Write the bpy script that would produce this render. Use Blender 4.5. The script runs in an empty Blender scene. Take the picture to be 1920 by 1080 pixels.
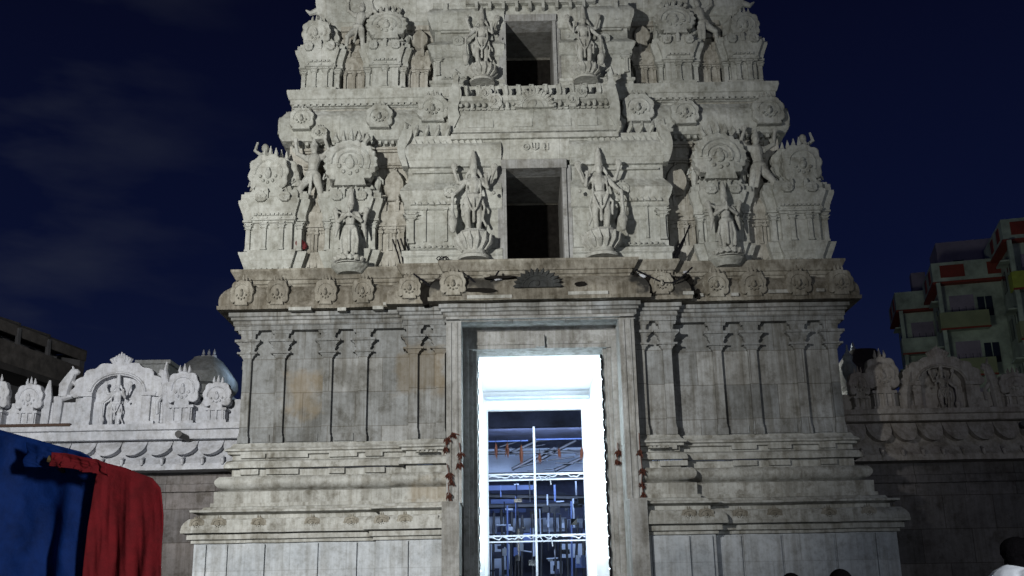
import bpy, bmesh, math, random
from mathutils import Vector, Matrix, noise
random.seed(7)
S = bpy.context.scene
COL = S.collection
R = math.radians

# ------------------------------------------------------------------ camera
PITCH, ROLL, CAMH, FPX = R(17.0), R(-1.05), 1.45, 2000.0
CW = Vector((0, math.cos(PITCH), math.sin(PITCH)))
_u = Vector((0, -math.sin(PITCH), math.cos(PITCH)))
_r = Vector((1, 0, 0))
CR = _r * math.cos(ROLL) + _u * math.sin(ROLL)
CU = _u * math.cos(ROLL) - _r * math.sin(ROLL)
cam = bpy.data.objects.new('camera', bpy.data.cameras.new('camera'))
COL.objects.link(cam)
cam.data.sensor_width = 36
cam.data.lens = FPX / 1920 * 36
cam.data.clip_end = 3000
M = Matrix((CR, CU, -CW)).transposed().to_4x4()
M.translation = Vector((0, 0, CAMH))
cam.matrix_world = M
S.camera = cam

def un(px, py, Y):
    """world X and Z of a photo point that lies on the vertical plane y = Y"""
    d = CW + (px - 960) / FPX * CR + (540 - py) / FPX * CU
    t = Y / d.y
    return d.x * t, d.z * t + CAMH

# ------------------------------------------------------------------ world (night sky)
W = bpy.data.worlds.new('World'); S.world = W; W.use_nodes = True
nt = W.node_tree; N = nt.nodes; Lk = nt.links; N.clear()
o = N.new('ShaderNodeOutputWorld'); bg = N.new('ShaderNodeBackground')
tc = N.new('ShaderNodeTexCoord'); sp = N.new('ShaderNodeSeparateXYZ')
Lk.new(tc.outputs['Generated'], sp.inputs[0])
cr = N.new('ShaderNodeValToRGB')
cr.color_ramp.elements[0].position = 0.0; cr.color_ramp.elements[0].color = (0.0085, 0.0140, 0.044, 1)
cr.color_ramp.elements[1].position = 0.62; cr.color_ramp.elements[1].color = (0.0016, 0.0020, 0.0095, 1)
e = cr.color_ramp.elements.new(0.30); e.color = (0.0030, 0.0052, 0.0240, 1)
Lk.new(sp.outputs['Z'], cr.inputs[0])
mp = N.new('ShaderNodeMapping'); mp.inputs['Scale'].default_value = (1.0, 1.0, 3.2)
nz = N.new('ShaderNodeTexNoise'); nz.inputs['Scale'].default_value = 5.0; nz.inputs['Detail'].default_value = 5
Lk.new(tc.outputs['Generated'], mp.inputs[0]); Lk.new(mp.outputs[0], nz.inputs['Vector'])
c2 = N.new('ShaderNodeValToRGB'); c2.color_ramp.elements[0].position = .50; c2.color_ramp.elements[1].position = .80
Lk.new(nz.outputs[0], c2.inputs[0])
# clouds gather towards the west (left) part of the sky
mx = N.new('ShaderNodeMapRange'); mx.inputs['From Min'].default_value = -.20; mx.inputs['From Max'].default_value = -.42
Lk.new(sp.outputs['X'], mx.inputs['Value'])
mu = N.new('ShaderNodeMath'); mu.operation = 'MULTIPLY'
Lk.new(c2.outputs[0], mu.inputs[0]); Lk.new(mx.outputs[0], mu.inputs[1])
mc = N.new('ShaderNodeMixRGB'); mc.inputs[2].default_value = (0.040, 0.046, 0.062, 1)
mm = N.new('ShaderNodeMath'); mm.operation = 'MULTIPLY'; mm.inputs[1].default_value = .42
Lk.new(mu.outputs[0], mm.inputs[0]); Lk.new(mm.outputs[0], mc.inputs[0]); Lk.new(cr.outputs[0], mc.inputs[1])
Lk.new(mc.outputs[0], bg.inputs[0]); bg.inputs[1].default_value = 1.0
Lk.new(bg.outputs[0], o.inputs[0])

S.view_settings.view_transform = 'Standard'
S.view_settings.look = 'None'
S.view_settings.exposure = 0.0
S.view_settings.gamma = 1.0

def lamp(name, kind, loc, power, color, size=.2, target=None, **k):
    l = bpy.data.lights.new(name, kind); l.energy = power; l.color = color
    if kind in ('POINT', 'SPOT'): l.shadow_soft_size = size
    if kind == 'AREA':
        l.shape = 'RECTANGLE'; l.size = size; l.size_y = k.get('size_y', size)
    if kind == 'SPOT':
        l.spot_size = k.get('angle', R(100)); l.spot_blend = .6
    ob = bpy.data.objects.new(name, l); COL.objects.link(ob); ob.location = loc
    if target is not None:
        ob.rotation_euler = (Vector(target) - Vector(loc)).to_track_quat('-Z', 'Y').to_euler()
    return ob

lamp('street_lamp_light', 'SPOT', (-9.5, 3.0, 8.6), 24500, (1.0, .985, .94), .30, (-7.0, 25, 9.0), angle=R(72))
lamp('fill_light', 'POINT', (4.5, 0.0, 4.0), 2600, (.90, .95, 1.0), .6)  # fill lamp added to lift the soffits and the right side

# ------------------------------------------------------------------ materials
def newmat(name):
    m = bpy.data.materials.new(name); m.use_nodes = True
    t = m.node_tree; b = t.nodes['Principled BSDF']
    return m, t, b

def ramp(t, src, stops):
    r = t.nodes.new('ShaderNodeValToRGB')
    el = r.color_ramp.elements
    el[0].position, el[0].color = stops[0][0], (*stops[0][1], 1)
    el[1].position, el[1].color = stops[-1][0], (*stops[-1][1], 1)
    for p, c in stops[1:-1]:
        q = el.new(p); q.color = (*c, 1)
    t.links.new(src, r.inputs[0]); return r.outputs[0]

def tex(t, kind, scale, vec, **k):
    n = t.nodes.new(kind); n.inputs['Scale'].default_value = scale
    for a, v in k.items(): n.inputs[a].default_value = v
    if vec is not None: t.links.new(vec, n.inputs['Vector'])
    return n

def mapping(t, vec, scale):
    m = t.nodes.new('ShaderNodeMapping'); m.inputs['Scale'].default_value = scale
    t.links.new(vec, m.inputs[0]); return m.outputs[0]

def mix(t, fac, a, b, mode='MIX'):
    n = t.nodes.new('ShaderNodeMixRGB'); n.blend_type = mode
    for i, v in ((0, fac), (1, a), (2, b)):
        if isinstance(v, bpy.types.NodeSocket): t.links.new(v, n.inputs[i])
        elif i == 0: n.inputs[0].default_value = v
        else: n.inputs[i].default_value = (*v, 1)
    return n.outputs[0]

def math_(t, op, a, b=None, clamp=False):
    n = t.nodes.new('ShaderNodeMath'); n.operation = op; n.use_clamp = clamp
    for i, v in ((0, a), (1, b)):
        if v is None: continue
        if isinstance(v, bpy.types.NodeSocket): t.links.new(v, n.inputs[i])
        else: n.inputs[i].default_value = v
    return n.outputs[0]

def box_mask(t, pos, x0, x1, z0, z1, soft, warp):
    """soft rectangular patch in world X / Z, edges warped by noise: a stain or painted hole shade with its own place on the stone"""
    s = t.nodes.new('ShaderNodeSeparateXYZ'); t.links.new(pos, s.inputs[0])
    def band(v, a, b):
        c = math_(t, 'SUBTRACT', v, (a + b) / 2)
        c = math_(t, 'ABSOLUTE', c)
        c = math_(t, 'ADD', c, warp)
        n = t.nodes.new('ShaderNodeMapRange'); t.links.new(c, n.inputs['Value'])
        n.inputs['From Min'].default_value = (b - a) / 2 + soft; n.inputs['From Max'].default_value = (b - a) / 2 - soft
        return n.outputs[0]
    return math_(t, 'MULTIPLY', band(s.outputs['X'], x0, x1), band(s.outputs['Z'], z0, z1))

CX = 0.64      # world X of the tower's axis
YF = 25.0      # world Y of the tower's main front plane

def stone(name, c0, c1, c2, stain=.5, streak=.5, joints=0.0, carve=0.0, patches=(), rough=.85, bump=.35, sx=1.0):
    m, t, b = newmat(name)
    g = t.nodes.new('ShaderNodeNewGeometry'); pos = g.outputs['Position']
    n1 = tex(t, 'ShaderNodeTexNoise', .9 * sx, pos, Detail=6., Roughness=.65)
    col = ramp(t, n1.outputs[0], [(.28, c0), (.50, c1), (.74, c2)])
    n2 = tex(t, 'ShaderNodeTexNoise', 7 * sx, pos, Detail=8., Roughness=.75)
    col = mix(t, .75, col, ramp(t, n2.outputs[0], [(.30, (.52, .50, .46)), (.52, (.90, .90, .90)), (.74, (1.1, 1.1, 1.1))]), 'MULTIPLY')
    # rain streaks, drawn out along the height
    st = tex(t, 'ShaderNodeTexNoise', 1.0, mapping(t, pos, (5.0, 5.0, .55)), Detail=5., Roughness=.6)
    sk = ramp(t, st.outputs[0], [(.36, (.42, .38, .31)), (.54, (1, 1, 1))])
    col = mix(t, streak, col, sk, 'MULTIPLY')
    s2 = tex(t, 'ShaderNodeTexNoise', 1.0, mapping(t, pos, (15.0, 15.0, .45)), Detail=4., Roughness=.6)
    col = mix(t, streak * .6, col, ramp(t, s2.outputs[0], [(.40, (.55, .52, .47)), (.50, (1, 1, 1)), (.64, (1.12, 1.12, 1.12))]), 'MULTIPLY')
    # lichen and soot
    n3 = tex(t, 'ShaderNodeTexNoise', 2.1, pos, Detail=9., Roughness=.72)
    dm = ramp(t, n3.outputs[0], [(.52, (1, 1, 1)), (.66, (.30, .265, .20))])
    col = mix(t, stain, col, dm, 'MULTIPLY')
    wn = tex(t, 'ShaderNodeTexNoise', 3.0, pos, Detail=6.)
    warp = math_(t, 'MULTIPLY', math_(t, 'SUBTRACT', wn.outputs[0], .5), .9)
    for (x0, x1, z0, z1, soft, pc, amt) in patches:
        k = box_mask(t, pos, x0, x1, z0, z1, soft, warp)
        col = mix(t, math_(t, 'MULTIPLY', k, amt), col, pc)
    hs = n2.outputs[0]
    if joints:
        sepn = t.nodes.new('ShaderNodeSeparateXYZ'); t.links.new(pos, sepn.inputs[0])
        cm = t.nodes.new('ShaderNodeCombineXYZ')
        t.links.new(sepn.outputs['X'], cm.inputs[0]); t.links.new(sepn.outputs['Z'], cm.inputs[1])
        br = t.nodes.new('ShaderNodeTexBrick'); t.links.new(cm.outputs[0], br.inputs['Vector'])
        br.inputs['Scale'].default_value = 1.0; br.inputs['Brick Width'].default_value = 1.25
        br.inputs['Row Height'].default_value = .82; br.inputs['Mortar Size'].default_value = .012
        br.inputs['Mortar Smooth'].default_value = .6
        br.inputs['Color1'].default_value = (1, 1, 1, 1); br.inputs['Color2'].default_value = (.58, .60, .62, 1)
        br.inputs['Mortar'].default_value = (.35, .33, .30, 1)
        col = mix(t, joints, col, br.outputs['Color'], 'MULTIPLY')
    t.links.new(col, b.inputs['Base Color'])
    b.inputs['Roughness'].default_value = rough
    b.inputs['Specular IOR Level'].default_value = .25
    bp = t.nodes.new('ShaderNodeBump'); bp.inputs['Strength'].default_value = bump; bp.inputs['Distance'].default_value = .03
    h = hs
    if carve:
        v = tex(t, 'ShaderNodeTexVoronoi', 9.0, pos); v.feature = 'SMOOTH_F1'
        h = math_(t, 'ADD', math_(t, 'MULTIPLY', v.outputs['Distance'], carve * 2.5), hs)
    t.links.new(h, bp.inputs['Height']); t.links.new(bp.outputs[0], b.inputs['Normal'])
    return m

ochre = (.27, .205, .12)
x0, z0 = un(543, 782, YF); x1, z1 = un(600, 705, YF)
x2, z2 = un(770, 945, YF - .7); x3, z3 = un(835, 905, YF - .7)
m_wall = stone('weathered_wall_stone', (.175, .175, .165), (.29, .295, .29), (.40, .415, .42), .6, .6, .85, 0,
               [(x0, x1, z0, z1, .14, ochre, .5), (un(745, 700, YF)[0], un(838, 700, YF)[0], un(838, 740, YF)[1], un(838, 655, YF)[1], .12, (.20, .15, .085), .5)])
m_base = stone('pale_base_stone', (.33, .36, .39), (.43, .46, .49), (.53, .56, .59), .25, .35, .30, 0)
m_mould = stone('moulding_stone', (.25, .25, .23), (.37, .375, .355), (.50, .51, .49), .65, .5, 0, 0,
                [(x2, x3, z2, z3, .14, ochre, .35)])
m_eave = stone('dark_stained_eave_stone', (.12, .112, .092), (.24, .225, .19), (.40, .39, .34), .7, .6, 0, .25)
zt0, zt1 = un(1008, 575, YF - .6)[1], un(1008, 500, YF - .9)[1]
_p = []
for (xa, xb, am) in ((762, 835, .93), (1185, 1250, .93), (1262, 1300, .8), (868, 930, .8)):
    _p.append((un(xa, 530, YF - .7)[0], un(xb, 530, YF - .7)[0], zt0 + .28, zt1 - .2, .08, (.012, .012, .012), am))  # black masks paint the shade of holes broken into the eave
m_eave_c = stone('stained_shaded_eave_stone', (.105, .095, .075), (.20, .185, .155), (.36, .345, .30), .75, .7, 0, .25, _p)
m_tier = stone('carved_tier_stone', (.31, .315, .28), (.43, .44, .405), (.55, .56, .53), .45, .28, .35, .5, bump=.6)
m_recess = stone('shaded_recess_stone', (.26, .25, .215), (.37, .36, .32), (.49, .48, .44), .55, .5, 0, .3)  # tier stone made darker: the shade of the recesses put into its colour
m_statue = stone('statue_stone', (.30, .30, .27), (.40, .405, .375), (.50, .51, .48), .25, .2, 0, .3, sx=2, bump=.6)
m_frame = stone('door_frame_stone', (.21, .21, .205), (.31, .315, .31), (.40, .41, .41), .55, .5, 0, .2)
m_soot = stone('blackened_stone', (.02, .022, .022), (.045, .048, .048), (.16, .16, .155), .5, .6, 0, .5)
m_cwall = stone('whitewashed_wall', (.33, .35, .39), (.44, .455, .50), (.53, .55, .59), .35, .25, 0, .1)
m_cwall_r = stone('grimy_wall', (.30, .26, .24), (.40, .37, .34), (.50, .47, .43), .6, .5, 0, .1)
m_granite = stone('dark_granite_blocks', (.10, .09, .09), (.16, .15, .15), (.24, .22, .22), .6, .4, .9, 0)
m_int = stone('dark_interior_stone', (.10, .10, .095), (.16, .16, .15), (.22, .22, .21), .5, .3, 0, 0)  # dark grey tone for the window reveals

def plain(name, c, rough=.6, metal=0, var=.25, scale=6, bump=.1, spec=.5):
    m, t, b = newmat(name)
    tcn = t.nodes.new('ShaderNodeTexCoord')
    n = tex(t, 'ShaderNodeTexNoise', scale, tcn.outputs['Object'], Detail=6., Roughness=.65)
    lo = tuple(v * (1 - var) for v in c); hi = tuple(min(1, v * (1 + var)) for v in c)
    t.links.new(ramp(t, n.outputs[0], [(.3, lo), (.7, hi)]), b.inputs['Base Color'])
    b.inputs['Roughness'].default_value = rough; b.inputs['Metallic'].default_value = metal
    b.inputs['Specular IOR Level'].default_value = spec
    bp = t.nodes.new('ShaderNodeBump'); bp.inputs['Strength'].default_value = bump; bp.inputs['Distance'].default_value = .02
    t.links.new(n.outputs[0], bp.inputs['Height']); t.links.new(bp.outputs[0], b.inputs['Normal'])
    return m

def emit(name, c, s):
    m, t, b = newmat(name)
    b.inputs['Base Color'].default_value = (*c, 1)
    b.inputs['Emission Color'].default_value = (*c, 1); b.inputs['Emission Strength'].default_value = s
    return m

m_white = plain('white_paint', (.82, .85, .87), .5, 0, .05)
m_gate = plain('white_gate_paint', (.42, .45, .52), .4, .2, .1)
m_steel = plain('dark_steel', (.05, .055, .07), .5, .6, .3)
m_rust = plain('rusty_iron', (.05, .03, .022), .8, .3, .4, 12)
m_leaf = plain('dried_leaf', (.075, .020, .010), .85, 0, .5, 20)
m_black = plain('black_cable', (.010, .010, .012), .9, 0, .2, 6, .1, .05)
m_blue = plain('blue_tarpaulin', (.004, .028, .15), .75, 0, .35, 5.0, .9, .2)
m_red = plain('red_cloth', (.21, .006, .010), .9, 0, .3, 6.0, .9)
m_redp = plain('red_pole_wrap', (.20, .010, .010), .5, 0, .3)
m_gold = plain('gold_tape', (.16, .11, .04), .5, 0, .3)
m_skin = plain('skin', (.22, .10, .055), .5, 0, .15, 10, .1)
m_hair = plain('black_hair', (.004, .0035, .004), 1.0, 0, .3, 60, .6, .02)
m_shirt = plain('white_shirt', (.72, .74, .78), .8, 0, .06, 5, .3)
m_shirtd = plain('dark_shirt', (.03, .03, .05), .8, 0, .2, 5, .3)
m_trou = plain('grey_trousers', (.05, .05, .06), .8, 0, .2, 5, .3)
m_ragred = plain('dark_red_rag', (.10, .008, .010), .9, 0, .4, 9, .5)
m_mint = plain('mint_render', (.34, .39, .32), .85, 0, .45, .9, .3)
m_apred = plain('red_panel_paint', (.20, .028, .015), .7, 0, .2, 2)
m_lime = plain('lime_balcony_paint', (.30, .34, .05), .8, 0, .2, 2)
m_mauve = plain('mauve_render', (.26, .22, .28), .9, 0, .2, .8)
m_olive = plain('olive_render', (.24, .26, .15), .9, 0, .2, .8)
m_glassd = plain('dark_window_glass', (.02, .025, .04), .15, 0, .2)
m_roofd = plain('dirty_sheet_roof', (.018, .016, .016), .85, 0, .6, 1.5, .6)
m_dwall = plain('dark_house_wall', (.05, .05, .055), .9, 0, .4, 2)
m_dome = stone('vimana_plaster', (.20, .215, .225), (.27, .285, .295), (.34, .355, .365), .3, .3, rough=.95)
m_domed = plain('brown_dome', (.035, .024, .024), .9, 0, .4, 2)
m_asph = plain('paving', (.10, .10, .10), .9, 0, .3, 3)
m_sheet = plain('blue_white_sheet', (.42, .50, .68), .6, 0, .2, 1)
m_bluep = plain('blue_fascia', (.10, .16, .40), .6, 0, .2, 1)
m_hall = plain('hall_back', (.045, .055, .11), .9, 0, .6, 1.2)
m_tube = emit('fluorescent_tube', (.85, .95, 1.0), 14)
m_bulb = emit('fairy_bulb', (.80, .90, 1.0), 3)
m_hole = plain('shade_black', (.010, .009, .008), .95, 0, .5, 8, .5, .05)  # black painted for shade: eave holes and the rooms behind the windows
m_drain = plain('drain_pipe', (.03, .03, .03), .6)

# ------------------------------------------------------------------ mesh helpers
def jit(v, a=.012):
    n = noise.noise_vector(Vector((v[0] * 1.7, v[1] * 1.7, v[2] * 1.7)))
    m = noise.noise_vector(Vector((v[0] * 7.1, v[1] * 7.1, v[2] * 7.1)))
    return (v[0] + (n.x + .5 * m.x) * a, v[1] + (n.y + .5 * m.y) * a, v[2] + (n.z + .5 * m.z) * a)

class MB:
    def __init__(s, local=True): s.v = []; s.f = []; s.local = local
    def w(s, p):
        return (CX + p[0], YF - p[1], p[2]) if s.local else tuple(p)
    def add(s, vs, fs):
        b = len(s.v); s.v += [s.w(p) for p in vs]; s.f += [tuple(b + i for i in f) for f in fs]
    def box(s, x0, x1, e0, e1, z0, z1, taper=0):
        """e0 back, e1 front"""
        t = taper
        s.add([(x0 - t, e0, z0), (x1 + t, e0, z0), (x1 + t, e1 + t, z0), (x0 - t, e1 + t, z0),
               (x0, e0, z1), (x1, e0, z1), (x1, e1, z1), (x0, e1, z1)],
              [(0, 1, 2, 3), (4, 7, 6, 5), (3, 2, 6, 7), (1, 0, 4, 5), (0, 3, 7, 4), (2, 1, 5, 6)])
    def prism(s, pts, e0, e1, bev=0.0):
        """outline in (x, z), thickness from e0 (back) to e1 (front)"""
        n = len(pts)
        cx = sum(p[0] for p in pts) / n; cz = sum(p[1] for p in pts) / n
        vs = [(x, e0, z) for x, z in pts]
        if bev:
            vs += [(x, e1 - bev, z) for x, z in pts]
            vs += [(cx + (x - cx) * (1 - bev * 2.2), e1, cz + (z - cz) * (1 - bev * 2.2)) for x, z in pts]
            rows = 3
        else:
            vs += [(x, e1, z) for x, z in pts]; rows = 2
        fs = []
        for r in range(rows - 1):
            for i in range(n):
                j = (i + 1) % n
                fs.append((r * n + i, r * n + j, (r + 1) * n + j, (r + 1) * n + i))
        vs.append((cx, e1, cz)); c = len(vs) - 1
        for i in range(n):
            fs.append(((rows - 1) * n + i, (rows - 1) * n + (i + 1) % n, c))
        s.add(vs, fs)
    def sweep(s, path, prof, step=.45):
        """mouldings: profile (offset, z) carried along a plan path (x, e)"""
        pts = []; dirs = []
        n = len(path)
        for i in range(n):
            ns = []
            for a, b in ((i - 1, i), (i, i + 1)):
                if a < 0 or b >= n: continue
                d = Vector((path[b][0] - path[a][0], path[b][1] - path[a][1])); d.normalize()
                ns.append(Vector((-d.y, d.x)))
            if len(ns) == 2: dv = (ns[0] + ns[1]) / (1 + ns[0].dot(ns[1]))
            else: dv = ns[0]
            pts.append(Vector(path[i])); dirs.append(dv)
        P = []; D = []
        for i in range(n - 1):
            k = max(1, int((pts[i + 1] - pts[i]).length / step))
            for q in range(k):
                P.append(pts[i].lerp(pts[i + 1], q / k)); D.append(dirs[i].lerp(dirs[i + 1], q / k))
        P.append(pts[-1]); D.append(dirs[-1])
        vs = []
        m = len(prof)
        for p, d in zip(P, D):
            for (of, z) in prof:
                vs.append((p.x + d.x * of, p.y + d.y * of, z))
        fs = []
        for i in range(len(P) - 1):
            for j in range(m - 1):
                fs.append((i * m + j, (i + 1) * m + j, (i + 1) * m + j + 1, i * m + j + 1))
        s.add(vs, fs)
    def tube(s, pts, rs, seg=8, cap=True):
        pts = [Vector(p) for p in pts]
        if not hasattr(rs, '__len__'): rs = [rs] * len(pts)
        vs = []; fs = []
        for i, p in enumerate(pts):
            d = (pts[min(i + 1, len(pts) - 1)] - pts[max(i - 1, 0)])
            if d.length < 1e-9: d = Vector((0, 0, 1))
            d.normalize()
            a = d.cross(Vector((0, 1, 0)) if abs(d.y) < .9 else Vector((1, 0, 0))); a.normalize(); b = d.cross(a)
            for k in range(seg):
                t = 2 * math.pi * k / seg
                q = p + (a * math.cos(t) + b * math.sin(t)) * rs[i]
                vs.append(tuple(q))
        for i in range(len(pts) - 1):
            for k in range(seg):
                k2 = (k + 1) % seg
                fs.append((i * seg + k, i * seg + k2, (i + 1) * seg + k2, (i + 1) * seg + k))
        if cap:
            fs.append(tuple(range(seg))[::-1]); fs.append(tuple(range((len(pts) - 1) * seg, len(pts) * seg)))
        s.add(vs, fs)
    def ball(s, c, r, seg=12, rings=8):
        if not hasattr(r, '__len__'): r = (r, r, r)
        vs = [(c[0], c[1], c[2] - r[2])]; fs = []
        for i in range(1, rings):
            t = math.pi * i / rings
            for k in range(seg):
                a = 2 * math.pi * k / seg
                vs.append((c[0] + r[0] * math.sin(t) * math.cos(a), c[1] + r[1] * math.sin(t) * math.sin(a), c[2] - r[2] * math.cos(t)))
        vs.append((c[0], c[1], c[2] + r[2]))
        for k in range(seg):
            k2 = (k + 1) % seg
            fs.append((0, 1 + k2, 1 + k)); fs.append((len(vs) - 1, 1 + (rings - 2) * seg + k, 1 + (rings - 2) * seg + k2))
            for i in range(rings - 2):
                fs.append((1 + i * seg + k, 1 + i * seg + k2, 1 + (i + 1) * seg + k2, 1 + (i + 1) * seg + k))
        s.add(vs, fs)
    def lathe(s, c, prof, seg=20, half=False):
        """prof: (radius, z) from below; c = (x, e)"""
        vs = []; fs = []; m = len(prof)
        for k in range(seg):
            a = 2 * math.pi * k / seg
            for r, z in prof: vs.append((c[0] + r * math.cos(a), c[1] + r * math.sin(a), z))
        for k in range(seg):
            k2 = (k + 1) % seg
            for j in range(m - 1): fs.append((k * m + j, k2 * m + j, k2 * m + j + 1, k * m + j + 1))
        fs.append(tuple(k * m + m - 1 for k in range(seg)))
        fs.append(tuple(k * m for k in range(seg))[::-1])
        s.add(vs, fs)
    def build(s, name, mat, parent=None, jitter=.010, smooth=35):
        me = bpy.data.meshes.new(name)
        V = [jit(p, jitter) for p in s.v] if jitter else s.v
        org = Vector((0, 0, 0))
        if parent is not None: org = WPOS.get(parent.name, Vector((0, 0, 0)))
        me.from_pydata([tuple(Vector(p) - org) for p in V], [], s.f)
        bm = bmesh.new(); bm.from_mesh(me)
        bmesh.ops.recalc_face_normals(bm, faces=bm.faces); bm.to_mesh(me); bm.free()
        if smooth:
            me.polygons.foreach_set('use_smooth', [True] * len(me.polygons)); me.set_sharp_from_angle(angle=R(smooth))
        me.materials.append(mat)
        ob = bpy.data.objects.new(name, me); COL.objects.link(ob)
        if parent is not None: ob.parent = parent
        WPOS[ob.name] = org
        return ob

WPOS = {}
def thing(name, label, cat, loc, group=None):
    ob = bpy.data.objects.new(name, None); COL.objects.link(ob); ob.location = loc
    ob['label'] = label; ob['category'] = cat
    if group: ob['group'] = group
    WPOS[ob.name] = Vector(loc)
    return ob
def tag(ob, label, cat, group=None):
    ob['label'] = label; ob['category'] = cat
    if group: ob['group'] = group
    # origin to the base of the thing
    me = ob.data
    xs = [v.co.x for v in me.vertices]; ys = [v.co.y for v in me.vertices]; zs = [v.co.z for v in me.vertices]
    b = Vector(((min(xs) + max(xs)) / 2, (min(ys) + max(ys)) / 2, min(zs)))
    me.transform(Matrix.Translation(-b)); ob.location = ob.location + b
    return ob
def struct(ob): ob['kind'] = 'structure'; return ob

def zz(py, e, px=1010): return un(px, py, YF - e)[1]
def xx(px, py, e): return un(px, py, YF - e)[0] - CX

# ------------------------------------------------------------------ the ground
g = MB(False)
g.add([(-400, -60, 0), (400, -60, 0), (400, 900, 0), (-400, 900, 0)], [(0, 1, 2, 3)])
struct(g.build('ground', m_asph, jitter=0))

# ================================================================== THE TOWER
T = thing('gopuram', 'tall carved pale stone temple gateway tower with a brightly lit doorway', 'temple tower', (CX, YF, 0))
HB, MX, CBX, P1, P2 = 7.0, 2.95, 1.95, .22, .42
BK = -9.0
left_low = [(-HB, BK), (-HB, 0), (-MX, 0), (-MX, P1), (-1.95, P1)]
right_low = [(1.95, P1), (MX, P1), (MX, 0), (HB, 0), (HB, BK)]
full = [(-HB, BK), (-HB, 0), (-MX, 0), (-MX, P1), (-CBX, P1), (-CBX, P2), (CBX, P2), (CBX, P1), (MX, P1), (MX, 0), (HB, 0), (HB, BK)]

def arc(e0, z0, e1, z1, n=6, bulge=.35):
    """curved profile between two points, bulging outward"""
    out = []
    for i in range(n + 1):
        t = i / n
        b = math.sin(math.pi * t) * bulge
        dx, dz = e1 - e0, z1 - z0
        out.append((e0 + dx * t + abs(dz) * b, z0 + dz * t))
    return out

base_prof = [(.78, 0), (.78, 3.05)]
kap_prof = ([(.72, 3.05), (.84, 3.06), (.84, 3.12), (.92, 3.14), (.92, 3.24), (.86, 3.27), (1.03, 3.275), (1.04, 3.33)] +
            arc(1.03, 3.34, .90, 3.585, 5, .18) + [(.72, 3.60), (.72, 3.68), (.90, 3.73), (.905, 3.775), (.70, 3.80), (.66, 3.86), (.55, 3.88), (.55, 3.96)])
pad_prof = [(.49, 3.96), (.50, 4.22), (.44, 4.24), (.34, 4.27)] + arc(.42, 4.30, .42, 4.57, 8, .33) + [(.20, 4.60), (.20, 4.77)]
lip_prof = [(.25, 4.77), (.36, 4.775), (.36, 4.83), (.31, 4.93), (.24, 4.96), (.20, 4.98), (.20, 5.08), (.29, 5.10), (.29, 5.15), (.35, 5.17), (.35, 5.21), (.24, 5.28), (.20, 5.36)]
wall_prof = [(.10, 5.36), (.10, 8.1)]
beam_prof = [(.10, 8.05), (.30, 8.06), (.30, 8.16), (.33, 8.18), (.33, 8.28), (.38, 8.30), (.38, 8.36), (.43, 8.38), (.43, 8.47), (.20, 8.49)]
eave_prof = [(.20, 8.49), (.66, 8.485), (.67, 8.57)] + arc(.63, 8.58, .42, 9.10, 7, .17) + [(.24, 9.12)]
ledge_prof = [(.24, 9.12), (.25, 9.20), (.29, 9.22), (.30, 9.30), (.34, 9.31), (.44, 9.49), (.45, 9.50), (.45, 9.555), (.10, 9.56), (-.6, 9.57)]

for path in (left_low, right_low):
    b = MB(); b.sweep(path, base_prof); b.build('base_wall', m_base, T)
    b = MB(); b.sweep(path, kap_prof, .3); b.build('base_cornice', m_mould, T)
    b = MB(); b.sweep(path, pad_prof, .3); b.build('base_moulding', m_mould, T)
    b = MB(); b.sweep(path, lip_prof, .3); b.build('string_course', m_mould, T)
    b = MB(); b.sweep(path, wall_prof); b.build('wall', m_wall, T)
b = MB(); b.sweep(full, beam_prof, .3); b.build('beam_course', m_wall, T)
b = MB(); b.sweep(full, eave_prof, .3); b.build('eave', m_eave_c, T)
b = MB(); b.sweep(full, ledge_prof, .3); b.build('ledge', m_eave, T)

# slabs of the base wall with deep joints between them
def slabs(joints, z0, z1, e0):
    for a, c in zip(joints[:-1], joints[1:]):
        b = MB(); g_ = .028
        p = e0(.5 * (a + c))
        b.box(a + g_, c - g_, p - .2, p + random.uniform(.035, .055), z0, z1)
        b.build('base_slab', m_base, T, .006)
zb = 3.03
lj = [xx(p, 1050, .85) for p in (364, 387, 427, 497, 597, 670, 722)]
slabs(lj, 0, zb, lambda x: .80)
lj = [xx(p, 1050, 1.05) for p in (731, 767, 838)]
slabs(lj, 0, zb, lambda x: .80 + P1)
rj = [xx(p, 1050, .85) for p in (1354, 1395, 1470, 1570, 1645, 1687)]
slabs(rj, 0, zb, lambda x: .80)
rj = [xx(p, 1050, 1.05) for p in (1222, 1297, 1341)]
slabs(rj, 0, zb, lambda x: .80 + P1)

for (px, ee) in [(448, .3), (497, .3), (518, .3), (614, .3), (682, .3), (774, .55), (1235, .55), (1372, .3), (1440, .3), (1537, .3)]:
    for (ya, yb) in ((4.62, 4.76), (5.00, 5.14)):
        b = MB(); x = xx(px, 860, ee); b.box(x - .014, x + .014, ee - .2, ee - .035 + .02 * (ee < .5), ya, yb); b.build('joint_shadow_strip', m_soot, T, 0) if False else None
        wv = random.uniform(.35, .7); b = MB(); e0_ = (.25 if abs(x) > MX else .25 + P1); b.box(x + .03, x + .03 + wv, e0_ - .1, e0_ + .035, ya + .01, yb - .01); b.build('course_block', m_mould, T, .004)
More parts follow.
